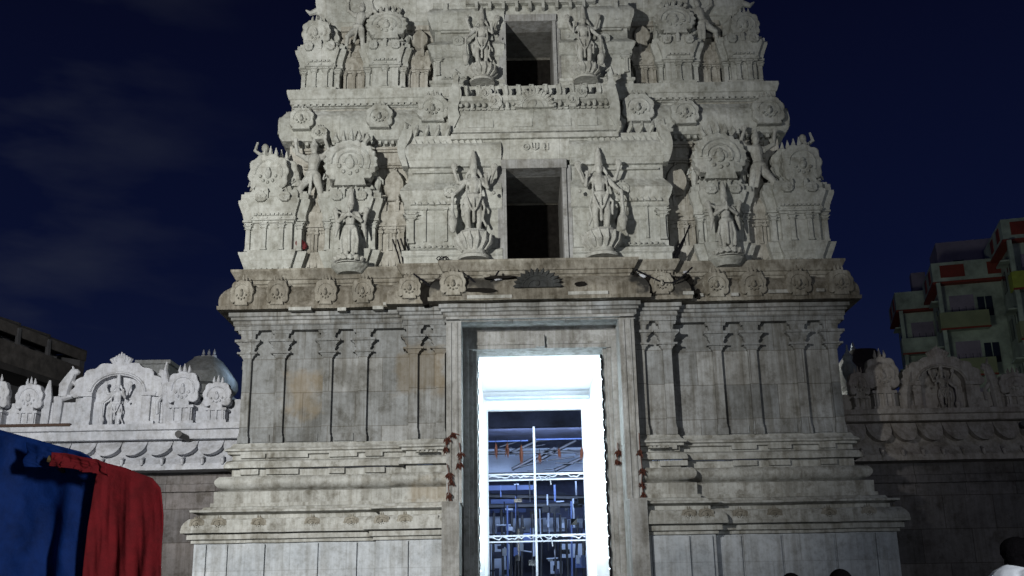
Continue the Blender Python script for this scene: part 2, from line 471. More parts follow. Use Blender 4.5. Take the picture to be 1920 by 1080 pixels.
# pilasters of the body
def pilaster(x, e, z0, z1, w=.20, d=.12, name='pilaster', mat=None, parent=None, jitter=.006, capw=.30):
    b = MB(); h = z1 - z0; hw = w / 2
    k = h / 2.75
    b.box(x - hw * 1.25, x + hw * 1.25, e - .1, e + d + .02, z0, z0 + .16 * k)          # foot
    b.box(x - hw * 1.1, x + hw * 1.1, e - .1, e + d + .01, z0 + .16 * k, z0 + .24 * k)
    b.box(x - hw, x + hw, e - .1, e + d, z0 + .24 * k, z1 - .72 * k)                     # shaft
    c = capw / w * hw
    lay = [(.72, .64, 1.1, 1.5), (.64, .60, 1.7, 1.9), (.60, .555, 2.4, 2.4), (.555, .50, 1.75, 1.6), (.50, .44, 1.6, 2.0), (.44, .40, 2.1, 1.9),
           (.40, .31, 1.9, 2.85), (.31, .25, 3.0, 3.0), (.25, .21, 1.9, 1.7), (.21, .10, 1.6, 1.8), (.10, 0, 2.2, 2.6)]
    for a0, a1, w0, w1 in lay:
        a, c_ = hw * w0 * capw / .30, hw * w1 * capw / .30
        z_a, z_b = z1 - a0 * k, z1 - a1 * k
        ea, eb = e + d * (1 + (.42 if w0 > 2.3 and w1 > 2.3 else .24) * (w0 - 1)), e + d * (1 + (.42 if w0 > 2.3 and w1 > 2.3 else .24) * (w1 - 1))
        b.add([(x - a, e - .1, z_a), (x + a, e - .1, z_a), (x + a, ea, z_a), (x - a, ea, z_a),
               (x - c_, e - .1, z_b), (x + c_, e - .1, z_b), (x + c_, eb, z_b), (x - c_, eb, z_b)],
              [(0, 1, 2, 3), (4, 7, 6, 5), (3, 2, 6, 7), (1, 0, 4, 5), (0, 3, 7, 4), (2, 1, 5, 6)])
    return b.build(name, mat or m_wall, parent or T, jitter, 0)

for x in (6.98, 6.18, 5.06, 4.22):
    for s in (-1, 1): pilaster(s * x, .10, 5.36, 8.08)
for x in (3.0, 2.36):
    for s in (-1, 1): pilaster(s * x, .10 + P1, 5.36, 8.08)
# side faces: a few so that the corner reads from a step aside
for s in (-1, 1):
    for ee in (-1.2, -2.4, -3.8, -5.2):
        b = MB(); b.box(s * 7.1 - .14, s * 7.1 + .14, ee - .1, ee + .1, 5.36, 7.4); b.box(s * 7.1 - .3, s * 7.1 + .3, ee - .22, ee + .22, 7.4, 7.6)
        b.build('pilaster', m_wall, T)

# thin raised courses / vertical panel joints on the wall between pilasters
for s in (-1, 1):
    for xa, xb in ((4.42, 4.86), (5.26, 5.98), (6.38, 6.78)):
        b = MB(); b.box(s * (xa + xb) / 2 - (xb - xa) / 2, s * (xa + xb) / 2 + (xb - xa) / 2, .05, .13, 5.40, 5.58)
        b.build('dado_panel', m_wall, T)

# horseshoe ornament -------------------------------------------------
def kudu(x, e, z, w, h, t=.10, nfl=0, crown=3, mat=None, name='horseshoe_ornament', parent=None, rings=2, face=True, waist=.62):
    """x centre, e front of the surface behind it, z bottom. w outer width, h height without crown"""
    b = MB(); rw = w / 2; rz = h * .5; cz = z + h - rz
    if not nfl: nfl = 8
    out = []
    n = 48 if nfl > 12 else 36
    for i in range(n + 1):
        a = R(-48) + R(276) * i / n
        f = (1.0 if nfl > 12 else 1.04 / (abs(math.cos(a)) ** 2.7 + abs(math.sin(a)) ** 2.7) ** (1 / 2.7)) * (1 + .12 * abs(math.sin(nfl * .5 * (a + R(48)))) - .05)
        out.append((x + rw * f * math.cos(a), cz + rz * f * math.sin(a)))
    zn_ = z + h * .10
    out += [(x - rw * waist * .90, zn_ + h * .04), (x - rw * waist, z), (x + rw * waist, z), (x + rw * waist * .90, zn_ + h * .04)]
    b.prism(out, e - .06, e + t, .02)
    # raised rings
    for q in range(rings):
        r = (.74 - .25 * q)
        pts = [(x + rw * r * math.cos(R(a)), e + t + .005, cz + rz * r * math.sin(R(a))) for a in range(-25, 206, 21)]
        b.tube(pts, w * .026 + .004, 5)
    if face:
        b.ball((x, e + t, cz - rz * .05), (rw * .20, t * .4, rz * .26), 8, 6); b.ball((x, e + t, cz + rz * .2), (rw * .12, t * .4, rz * .14), 7, 5)
        for q in range(5):
            a = R(200 + q * 35); b.ball((x + rw * .45 * math.cos(a), e + t, cz + rz * .5 * math.sin(a)), (rw * .10, t * .3, rz * .10), 6, 4)
    if crown:
        for i in range(crown):
            k = i - (crown - 1) / 2
            xx_ = x + k * w * .13; hh = h * (.30 - .05 * abs(k))
            b.tube([(xx_, e + t * .5, z + h - .03), (xx_ + k * w * .03, e + t * .6, z + h + hh * .35), (xx_ + k * w * .02, e + t * .6, z + h + hh)],
                   [w * .045, w * .06, .008], 6)
    return b.build(name, mat or m_tier, parent or T, .016)

def fan(x, e, z, w, h, t, n, mat, name='fan_crest'):
    """half round crest with radiating flame tongues"""
    b = MB(); out = []
    for i in range(n * 4 + 1):
        a = R(-4) + R(188) * i / (n * 4); ph = (i % 4) / 4
        f = .80 + .24 * math.sin(math.pi * ph)
        out.append((x + w / 2 * f * math.cos(a), z + h * .05 + h * .95 * f * math.sin(a)))
    out = [(x + w / 2, z)] + out + [(x - w / 2, z)]
    b.prism(out, e - .08, e + t, .015)
    for q in (.66, .42):
        pts = [(x + w / 2 * q * math.cos(R(a)), e + t, z + h * .95 * q * math.sin(R(a))) for a in range(0, 181, 20)]; b.tube(pts, .018, 5)
    for i in range(n):
        a = R(-4) + R(188) * (i + .5) / n; c, s_ = math.cos(a), math.sin(a)
        b.tube([(x + w / 2 * .72 * c, e + t, z + h * .7 * s_), (x + w / 2 * .95 * c, e + t + .02, z + h * .93 * s_), (x + w / 2 * 1.06 * c, e + t, z + h * 1.05 * s_)], [.022, .032, .008], 6)
    b.ball((x, e + t, z + h * .22), (w * .06, .04, h * .18), 8, 6)
    return b.build(name, mat, T, .012)

def zK(e): return 8.55
# on the great eave
lx = [(455, 558), (521, 556), (612, 555), (681, 554)]
for px, py in lx:
    kudu(xx(px, py, .6), .50, 8.57, .50, .60, .22, 9, 3, m_eave, rings=1)
for px, py in [(1342, 545), (1412, 545), (1497, 542), (1575, 540)]:
    kudu(xx(px, py, .6), .50, 8.57, .58, .60, .22, 9, 3, m_eave, rings=1)
for px in (768, 1240): kudu(xx(px, 545, .85), .50 + P1, 8.60, .52, .52, .22, 9, 3, m_eave, rings=1)
for px in (850,): kudu(xx(px, 540, 1.0), .50 + P2, 8.60, .58, .56, .22, 9, 3, m_eave, rings=1)
kudu(xx(1262, 540, .6), .50, 8.60, .50, .50, .2, 9, 3, m_eave)
fan(xx(1008, 530, 1.05), .58 + P2, zz(540, 1.05), 1.10, .46, .12, 13, m_soot)
# small ones on the base cornice
for px, ee in [(372, .9), (413, .9), (487, .9), (587, .9), (660, .9), (716, 1.12), (760, 1.12),
               (1292, 1.12), (1325, 1.12), (1388, .9), (1452, .9), (1555, .9), (1630, .9)]:
    kudu(xx(px, 985, ee), ee + .02, 3.33, .33, .25, .10, 7, 2, m_eave, rings=1)
# flat tablets along the base cornice
for px0, px1, ee in [(383, 405, .9), (425, 475, .9), (499, 575, .9), (600, 648, .9), (672, 703, .9), (770, 822, 1.12),
                     (1222, 1280, 1.12), (1399, 1443, .9), (1465, 1545, .9), (1568, 1620, .9)]:
    b = MB(); b.box(xx(px0, 985, ee), xx(px1, 985, ee), ee - .1, ee + .115, 3.38, 3.55); b.build('cornice_tablet', m_mould, T)

for px0, px1, py, ee in [(543, 585, 572, .6), (634, 650, 574, .6), (700, 720, 573, .6), (720, 742, 566, .6), (803, 824, 560, .82), (876, 960, 556, 1.02), (1065, 1140, 552, 1.02),
                         (1195, 1216, 551, .82), (1280, 1300, 556, .82), (1308, 1318, 560, .6), (1370, 1384, 560, .6), (1440, 1480, 556, .6), (1530, 1545, 555, .6)]:
    b = MB(); x0, x1 = xx(px0, py, ee), xx(px1, py, ee); z = zz(py, ee + .1); b.box(x0, x1, ee - .1, ee + (.10 if ee < .7 else .09), z - .015, z + .065); b.build('patched_lip', m_mould, T, .008)
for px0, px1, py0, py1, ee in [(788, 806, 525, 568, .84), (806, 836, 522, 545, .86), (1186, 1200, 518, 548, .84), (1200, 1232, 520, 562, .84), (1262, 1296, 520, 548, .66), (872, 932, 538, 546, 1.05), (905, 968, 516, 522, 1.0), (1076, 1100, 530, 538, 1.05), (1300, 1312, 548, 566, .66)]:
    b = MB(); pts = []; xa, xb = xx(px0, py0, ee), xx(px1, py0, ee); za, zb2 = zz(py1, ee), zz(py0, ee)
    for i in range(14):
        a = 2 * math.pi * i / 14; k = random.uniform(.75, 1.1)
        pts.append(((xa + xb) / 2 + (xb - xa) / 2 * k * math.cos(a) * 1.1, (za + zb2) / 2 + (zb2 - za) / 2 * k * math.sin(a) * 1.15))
    b.prism(pts, ee - .5, ee + (.045 if ee > 1 else .06)); b.build('hole_shade_patch', m_hole, T, .02, 0)  # flush black patch painted for the deep shade of a hole
# rubble and broken edges in the damaged stretch of the eave
for i in range(16):
    px = random.choice([random.uniform(778, 832), random.uniform(1195, 1235), random.uniform(1268, 1300), random.uniform(870, 935)])
    e_ = .62 + (P2 if 830 < px < 1190 else P1)
    x = xx(px, 530, e_); z = 9.02 + random.uniform(-.1, .15); s_ = random.uniform(.03, .08)
    b = MB(); b.ball((x, e_ - .05, z), (s_ * 1.6, s_, s_ * .7), 6, 4); b.build('broken_stone', m_eave if i % 3 else m_cwall, T, .05, 0)

# ---------------- door frame
for s in (-1, 1):
    a0, a1 = (s * 1.85, s * 2.20) if s > 0 else (-2.20, -1.85)
    b = MB(); b.box(a0, a1, -.35, .80, 3.84, 8.06); b.build('door_jamb', m_frame, T)
    b = MB(); b.box(a0 + s * .035 - .035, a1 + s * .035 + .035 - .035, -.35, 1.28, 0, 3.84); b.build('door_jamb_base', m_frame, T)
    # raised fillets on the jamb
    for q in (.10, .25):
        b = MB(); xq = s * (1.85 + q); b.box(xq - .018, xq + .018, .7, .83, 3.86, 8.03); b.build('jamb_fillet', m_frame, T)
    # stepped inner frame
    for k, (xa, xb, ee) in enumerate([(1.72, 1.852, -.05), (1.62, 1.722, -.17), (1.53, 1.622, -.28)]):
        b = MB(); l, r_ = sorted((s * xa, s * xb)); b.box(l, r_, -.9, ee, 0, 7.86 - k * .0 if k == 0 else 7.86); b.build('inner_jamb', m_frame, T)
zt = zz(655, -.2)          # head of the opening
zc0 = zz(591, .8); zc1 = zz(619, -.05)
# cove lintel: concave face turning back and down to the inner frame
b = MB(); prof = []
for i in range(9):
    t = i / 8
    prof.append((.82 - .87 * math.sin(t * math.pi / 2), zc0 + (zc1 - zc0) * t + .10 * math.sin(t * math.pi)))
vs = []; fs = []
NXC = 14
for i in range(NXC + 1):
    x = -1.86 + 3.72 * i / NXC
    for (e_, z_) in prof: vs.append((x, e_, z_))
for i in range(NXC):
    for j in range(8): fs.append((i * 9 + j, (i + 1) * 9 + j, (i + 1) * 9 + j + 1, i * 9 + j + 1))
b.add(vs, fs); b.build('cove_lintel', m_frame, T, .003)
b = MB(); b.box(-2.2, 2.2, -.5, .84, zc0 - .01, 8.10); b.build('lintel_beam', m_frame, T)
b = MB(); b.box(-1.86, 1.86, -.9, -.10, zt, zc1 + .1); b.build('door_head', m_frame, T)
b = MB(); b.box(-1.60, 1.60, -.9, -.07, zt + .10, zt + .16); b.build('head_fillet', m_frame, T)
b = MB(); b.box(-.10, .10, -.2, .0, zt + .02, zt + .34); b.box(.085, .12, -.2, .03, zt + .02, zt + .30); b.build('head_tablet', m_frame, T)

for s in (-1, 1):
    l, r_ = sorted((s * 1.86, s * 2.6)); b = MB(); b.box(l, r_, -1.6, -.36, 0, 8.05); b.build('pier_core', m_wall, T, 0)
# ---------------- passage
GY = 30.3    # plane of the gate wall
PE = YF - GY
for s in (-1, 1):
    l, r_ = sorted((s * 1.53, s * 1.75)); b = MB(); b.box(l, r_, PE, -.9, 0, zt); b.build('passage_wall', m_white, T, 0)
b = MB(); b.box(-1.75, 1.75, PE, -.9, zt + .004, zt + .3); b.build('passage_ceiling', m_white, T, 0)
struct_floor = MB(); struct_floor.box(-1.75, 1.75, PE - 1, 1.2, 0, .18); struct_floor.build('threshold', m_granite, T, 0)
gx0, gz1 = un(912, 768, GY); gx1, _ = un(1092, 768, GY); gx0 -= CX; gx1 -= CX
b = MB(); b.box(-1.53, gx0, PE - .35, PE, 0, zt); b.box(gx1, 1.53, PE - .35, PE, 0, zt); b.box(gx0, gx1, PE - .35, PE, gz1, zt); b.build('gate_wall', m_white, T, 0)
b = MB(); zf = un(1008, 745, GY - .1)[1]; b.box(-1.45, 1.50, PE, PE + .30, zf - .06, zf); b.build('gate_wall_ledge', m_sheet, T, 0)
b = MB(); b.box(-1.2, -.9, -2.6, -2.52, zt - .06, zt - .02); b.box(.0, 0.9, -3.2, -3.12, zt - .06, zt - .02); b.build('tube_light', m_tube, T, 0)
lamp('passage_light', 'AREA', (CX, YF + 2.9, zt - .15), 120, (.78, .93, 1.0), 2.4, (CX, YF + 2.9, 0), size_y=3.6)
lamp('passage_uplight', 'AREA', (CX, YF + 3.0, 2.6), 75, (.83, .95, 1.0), 2.4, (CX, YF + 3.0, 10), size_y=3.6)
lamp('gate_light', 'AREA', (CX, YF + 1.4, 5.0), 60, (.85, .96, 1.0), 2.2, (CX, GY, 5.0), size_y=4)
lamp('door_spill', 'POINT', (CX, YF + .75, 5.6), 150, (.72, .90, 1.0), .3)

# ================================================================== UPPER TIERS
def shrine(name, xc, w, ef, depth, z, mat, pil=3, crest=None, parts=True, statuebay=False):
    """z = (bottom, lip top, wall top, cornice lip, cornice top, neck top). crest = (w, h, flames)"""
    zb_, zl, zw, zk, zkt, zn = z
    hw = w / 2
    st = w * .17 if w > .8 else 0
    if st: path = [(xc - hw, ef - depth), (xc - hw, ef - .13), (xc - hw + st, ef - .13), (xc - hw + st, ef), (xc + hw - st, ef), (xc + hw - st, ef - .13), (xc + hw, ef - .13), (xc + hw, ef - depth)]
    else: path = [(xc - hw, ef - depth), (xc - hw, ef), (xc + hw, ef), (xc + hw, ef - depth)]
    H = zk - zb_
    prof = [(.0, zb_), (.0, zb_ + (zl - zb_) * .30), (.12, zb_ + (zl - zb_) * .92), (.13, zl), (.02, zl + .015), (0, zl + .03), (0, zw - .12), (.04, zw - .11), (.04, zw - .06), (.08, zw - .05), (.08, zw)]
    prof += [(.06, zw + .01), (.08, zw + (zk - zw) * .3), (.17, zw + (zk - zw) * .9), (.18, zk), (.18, zk + .06), (.13, zk + .07), (.13, zkt - .05), (.07, zkt - .04), (.07, zkt + .03), (-.06, zkt + .04), (-.10, zkt + .06), (-.10, zn), (-.14, zn + .01)]
    b = MB(); b.sweep(path, prof, .3)
    b.add([(xc - hw + .1, ef - depth, zn), (xc + hw - .1, ef - depth, zn), (xc + hw - .1, ef - .1, zn), (xc - hw + .1, ef - .1, zn)], [(0, 1, 2, 3)])
    # antefix row on the cornice
    n = max(2, int(w / .30))
    for i in range(n):
        x = xc - hw + w * (i + .5) / n
        eo = ef - (.13 if st and abs(x - xc) > hw - st else 0)
        b.prism([(x - .045, zk + .03), (x + .045, zk + .03), (x + .05, zkt - .02), (x, zkt + .07), (x - .05, zkt - .02)], eo - .05, eo + .20)
        b.box(x - .03, x + .03, ef - .02, ef + .10, zw - .02, zw + .03)
        b.box(x - .05, x + .05, ef - .3, ef - .05, zkt, zkt + .12)
    ob = b.build(name, mat, T)
    if pil:
        for i in range(pil):
            fr = i / (pil - 1) if pil > 1 else .5
            x = xc - hw + w * fr * .9 + w * .05
            pilaster(x, ef - (.13 if st and fr in (0, 1) else 0), zl + .03, zw - .09, min(.11, w * .12), .07, 'pilaster', mat, ob, .004, .2)
    if crest:
        cw, ch, fl = crest
        kudu(xc, ef - .12, zn - .12, cw, ch, .18, fl, 4 if fl > 10 else 3, mat, 'crest', ob, 3 if fl > 10 else 2)
    return ob

def leaf(xc, e, z, w, h, mat, parent=None):
    b = MB(); out = []
    for i in range(21):
        a = R(-60 + 300 * i / 20); r = 1.0
        x = math.cos(a) * w / 2; zq = math.sin(a) * h * .36
        if zq > 0: zq *= 1 + .35 * (1 - abs(math.cos(a)))
        out.append((xc + x, z + h * .42 + zq))
    out += [(xc - w * .30, z), (xc + w * .30, z)]
    b.prism(out, e - .1, e + .12, .03)
    b.tube([(xc, e, z + h * .82), (xc, e + .02, z + h * 1.02)], [.05, .01], 6)
    return b.build('leaf_crest', mat, parent or T)

# ---- tier 2
Z0 = 9.56
core2 = [(-6.7, BK + .6), (-6.7, -.55), (6.7, -.55), (6.7, BK + .6)]
WX0, WX1 = xx(950, 400, .5), xx(1056, 400, .5)        # window
WZ0, WZ1 = Z0 + .02, zz(316, .5)
def core(path_half, ef, z0, z1, wx0, wx1, wz0, wz1, mat, back=BK + .6, depth=2.1):
    b = MB()
    b.box(-path_half, wx0, ef - depth, ef, z0, z1); b.box(wx1, path_half, ef - depth, ef, z0, z1)
    b.box(wx0, wx1, ef - depth, ef, wz1, z1)
    b.box(-path_half, path_half, back, back + .5, z0, z1)
    b.box(-path_half, -path_half + .5, back + .5, ef - depth, z0, z1); b.box(path_half - .5, path_half, back + .5, ef - depth, z0, z1)
    b.box(-path_half + .5, path_half - .5, back + .5, ef - depth, z1 - .4, z1)
    return b.build('tier_wall', mat, T)
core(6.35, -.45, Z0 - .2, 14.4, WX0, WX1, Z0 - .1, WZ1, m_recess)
# central block (projects), with the window through it
CB = MB()
ez = .45
zA = zz(372, .5)       # cornice of the block
def block_side(s, xo, xi, ef, z0, zk, z1, mat, zm):
    """one flank of the central block: base, panelled wall, cornice, upper drum"""
    l, r_ = sorted((s * xo, s * xi))
    path = [(-xo, -1), (-xo, ef), (-xi, ef)] if s < 0 else [(xi, ef), (xo, ef), (xo, -1)]
    b = MB()
    h = zk - z0
    prof = [(.05, z0), (.05, z0 + .10 * h), (.10, z0 + .12 * h), (.10, z0 + .17 * h), (0, z0 + .2 * h), (0, z0 + .66 * h), (.06, z0 + .68 * h), (.05, z0 + .74 * h),
            (.12, z0 + .80 * h), (.16, z0 + .88 * h), (.12, z0 + .92 * h), (.0, zk), (-.03, zk + .05), (-.03, zm), (.05, zm + .02), (.10, zm + .25 * (z1 - zm)), (.13, zm + .30 * (z1 - zm))]
    prof += arc(.13, zm + .32 * (z1 - zm), .02, zm + .8 * (z1 - zm), 4, .2) + [(.02, z1), (-.3, z1)]
    b.sweep(path, prof, .3)
    return b.build('flank_block', mat, T)
XO = 3.20
for s in (-1, 1):
    block_side(s, XO, .85, ez, Z0 - .02, zz(340, ez), zz(252, ez), m_tier, zz(312, ez))
    pilaster(s * (XO - .12), ez, Z0 + .55, zz(395, ez), .13, .08, mat=m_tier)
    # upright scroll beast closing the end of the cornice
    for (xo, za, zb2, ee) in ((3.27, zz(312, ez), zz(243, ez), ez + .05),):
        b = MB(); out = []
        for i in range(12):
            t = i / 11; out.append((s * (xo - .10 + .10 * math.sin(t * 5)), za + (zb2 - za) * t))
        for i in range(11, -1, -1):
            t = i / 11; out.append((s * (xo + .03 + .13 * math.sin(t * math.pi)), za + (zb2 - za) * t))
        b.prism(out, ee - .2, ee + .12); b.tube([(s * xo, ee, zb2 - .05), (s * (xo - .06), ee + .1, zb2 + .16), (s * (xo - .16), ee + .1, zb2 + .10)], [.07, .06, .015], 7)
        b.build('scroll_beast', m_tier, T)
# small brackets under the side roofs
for s in (-1, 1):
    for i in range(4):
        x = s * (2.15 + i * .27); z_ = zz(252, ez)
        b = MB(); b.tube([(x - .06, ez, z_ + .02), (x, ez + .14, z_ + .12), (x + .02, ez + .1, z_ + .26)], [.05, .06, .03], 6)
        b.build('bracket', m_tier, T)
# window frame
def window(wx0, wx1, z0, z1, e, mat, dep=2.1, fw=.10):
    b = MB(); b.box(wx0 - fw, wx0, e - .5, e + .06, z0, z1); b.box(wx1, wx1 + fw, e - .5, e + .06, z0, z1)
    b.box(wx0 - fw - .02, wx1 + fw + .02, e - .5, e + .08, z1, z1 + fw * 2.3)
    b.box(wx0 - fw * 2.2, wx0 - fw, e - .5, e, z0, z1 + fw); b.box(wx1 + fw, wx1 + fw * 2.2, e - .5, e, z0, z1 + fw)
    ob = b.build('window_frame', m_frame, T)
    # reveal: jambs and soffit running back through the wall
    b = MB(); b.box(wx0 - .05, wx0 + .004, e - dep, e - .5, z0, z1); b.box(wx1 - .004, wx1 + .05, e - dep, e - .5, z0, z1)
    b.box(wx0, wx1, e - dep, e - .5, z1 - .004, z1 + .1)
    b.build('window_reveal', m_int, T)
    b = MB(); b.box(wx0 - .6, wx1 + .6, e - dep - .25, e - dep - .15, z0 - .1, z1 + .6); b.build('unlit_room_panel', m_hole, T)  # black panel added so the room behind reads as unlit
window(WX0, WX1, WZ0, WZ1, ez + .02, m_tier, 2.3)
b = MB(); b.box(WX0 - .22, WX1 + .22, 0, ez + .04, WZ1 + .23, zz(262, ez)); b.box(-2.1, 2.1, 0, ez + .14, zz(262, ez), zz(250, ez + .1)); b.build('window_lintel', m_tier, T)
# sacred emblem carved over the window: disc, upright mark, conch
zE = zz(283, ez); 
b = MB()
b.lathe((0, 0), [(0, 0), (0, 0)], 3) if False else None
pts = [(-.22 + .075 * math.cos(R(a)), ez + .07, zE + .09 + .075 * math.sin(R(a))) for a in range(0, 361, 30)]
b.tube(pts, .018, 5); b.ball((-.22, ez + .06, zE + .09), .03, 6, 4)
b.tube([(-.08, ez + .07, zE + .2), (-.07, ez + .08, zE + .04), (0, ez + .08, zE), (.07, ez + .08, zE + .04), (.08, ez + .07, zE + .2)], .02, 5)
b.tube([(0, ez + .07, zE + .19), (0, ez + .07, zE + .02)], .018, 5)
b.ball((.22, ez + .06, zE + .12), (.055, .04, .08), 8, 6); b.tube([(.22, ez + .06, zE + .06), (.25, ez + .06, zE - .01)], [.03, .01], 5)
b.tube([(.33, ez + .06, zE + .19), (.33, ez + .06, zE)], .018, 5)
b.build('carved_emblem', m_tier, T, .002)

# niche shrines of tier 2:   z = bottom, lip, wall top, cornice lip, cornice top, neck top
zs = (Z0 - .02, zz(463, .2), zz(402, .2), zz(372, .2), zz(352, .2), zz(338, .2))
C2 = 6.52
for s in (-1, 1):
    o1 = shrine('corner_shrine', s * C2, 1.42, .22, 1.3, zs, m_tier, 4, None)
    kudu(s * 6.70, .02, zs[5] - .20, .92, .98, .26, 10, 3, m_tier, 'crest', o1, 1, True, .74)
    kudu(s * 6.50, -.30, zs[5] - .20, .92, 1.02, .26, 10, 3, m_tier, 'crest', o1, 0, False, .74)
    o2 = shrine('middle_shrine', s * 4.63, 1.26, .20, .9, zs, m_tier, 4, None)
    kudu(s * 4.64, .12, zs[5] - .08, 1.30, 1.22, .22, 22, 5, m_tier, 'crest', o2, 3)
    zr = (Z0 - .02, zz(470, -.2), zz(418, -.2), zz(400, -.2), zz(380, -.2), zz(372, -.2))
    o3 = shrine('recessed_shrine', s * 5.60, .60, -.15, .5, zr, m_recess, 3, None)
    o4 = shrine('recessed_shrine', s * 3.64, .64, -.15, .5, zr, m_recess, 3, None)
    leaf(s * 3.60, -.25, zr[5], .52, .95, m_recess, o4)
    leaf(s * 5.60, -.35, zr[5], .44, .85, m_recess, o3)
    # side faces of the corner
    for ee in (-2.6, -4.4, -6.2):
        b = MB(); b.box(s * 6.75 - .35, s * 6.75 + .35, ee - .5, ee + .5, Z0, zs[3]); b.ball((s * 6.8, ee, zs[3] + .5), (.35, .45, .6), 10, 8); b.build('side_shrine', m_tier, T)

# ---- great cornice of tier 2
H2 = 6.6
f2 = [(-H2, BK + .8), (-H2, -.05), (-2.75, -.05), (-2.75, .15), (2.75, .15), (2.75, -.05), (H2, -.05), (H2, BK + .8)]
HC = 6.35
f2 = [(-HC, BK + 1), (-HC, -.35), (HC, -.35), (HC, BK + 1)]
zq0, zq1 = 13.30, 14.22
b = MB(); b.sweep(f2, [(-.15, zq0 - .3), (-.05, zq0 - .12), (.16, zq0 - .08), (.22, zq0)] + arc(.22, zq0 + .05, .05, zq1 - .1, 7, .14) + [(-.10, zq1 - .08), (-.10, zq1 + .12)], .3)
b.build('tier_cornice', m_tier, T)
b = MB(); b.sweep(f2, [(-.10, 14.22), (-.02, 14.24), (-.02, 14.33), (.02, 14.34), (.02, 14.46), (.06, 14.48), (.11, 14.64), (.11, 14.72), (-.2, 14.73), (-1.5, 14.74)], .3); b.build('tier_ledge', m_tier, T)
for px, py, w in ((566, 215, .46), (712, 212, .50), (812, 200, .58), (1196, 200, .60), (1284, 205, .52), (1440, 205, .60), (600, 235, .30)):
    kudu(xx(px, py, 0), -.20, zz(py + 28, 0, px), w * 1.28, w * 1.22, .28, 8, 3, m_tier, rings=1, waist=.8)
# central roof (wagon shaped) over the block
e2 = .35
zr0, zr1 = zz(250, e2), zz(180, e2)
b = MB(); wr = 2.02
pr = [(0, zr0), (.10, zr0 + .02), (.10, zr0 + .14), (.02, zr0 + .16)] + arc(.02, zr0 + .18, -.10, zr1 - .2, 7, .10) + [(-.05, zr1 - .16), (.05, zr1 - .12), (.06, zr1), (-.8, zr1 + .02)]
b.sweep([(-wr, -.8), (-wr, e2), (wr, e2), (wr, -.8)], pr, .25)
b.build('central_roof', m_tier, T)
for s in (-1, 1):
    b = MB(); out = []
    zt2 = zz(140, e2)
    for i in range(14):
        t = i / 13; out.append((s * (wr - .14 + .05 * math.sin(t * 9)), zr0 + .5 + (zt2 - zr0 - .5) * t))
    for i in range(13, -1, -1):
        t = i / 13; out.append((s * (wr + .08 + .09 * math.sin(t * math.pi * 1.3)), zr0 + (zt2 - zr0) * t))
    b.prism(out, e2 - .2, e2 + .08)
    b.tube([(s * (wr), e2, zt2 - .05), (s * (wr - .05), e2 + .08, zt2 + .12), (s * (wr - .16), e2 + .08, zt2 + .02)], [.08, .06, .015], 7)
    b.build('scroll_beast', m_tier, T)
    kudu(s * 1.22, e2 - .05, zr1 - .10, .30, .32, .14, 0, 1, m_tier)
for i in range(11):
    x = -1.72 + i * .344
    b = MB(); b.tube([(x - .05, e2 - .35, zr1 + .1), (x, e2 - .18, zr1 + .20), (x - .02, e2 - .12, zr1 + .38), (x - .09, e2 - .08, zr1 + .36)], [.09, .075, .05, .02], 6)
    b.build('bracket', m_tier, T)
fan(.02, e2 - .04, zr1 - .36, 1.0, .54, .14, 15, m_tier)
for i in range(26):
    x = -1.85 + i * .148
    if abs(x) < .5: continue
    b = MB(); b.ball((x, e2 + .02, zr1 - .24 + .03 * math.sin(i * 2.3)), (.055, .05, .06 + .02 * (i % 3)), 7, 5); b.box(x - .05, x + .05, e2 - .1, e2 + .03, zr1 - .38, zr1 - .33); b.build('beaded_band', m_tier, T, .012)
for x in (-.98, .98): kudu(x, e2 - .04, zr1 - .36, .34, .40, .14, 0, 1, m_tier, rings=1)
b = MB()
for (x, wd) in ((-1.35, .62), (-.30, .5), (.66, .55), (1.35, .5)):
    b = MB(); b.box(x - wd / 2, x + wd / 2, e2 - .1, e2 + .055, zr0 + .17, zr0 + .40); b.box(x - wd / 2 + .03, x + wd / 2 - .03, e2 - .1, e2 + .02, zr0 + .40, zr1 - .40); b.build('roof_slab', m_tier, T)

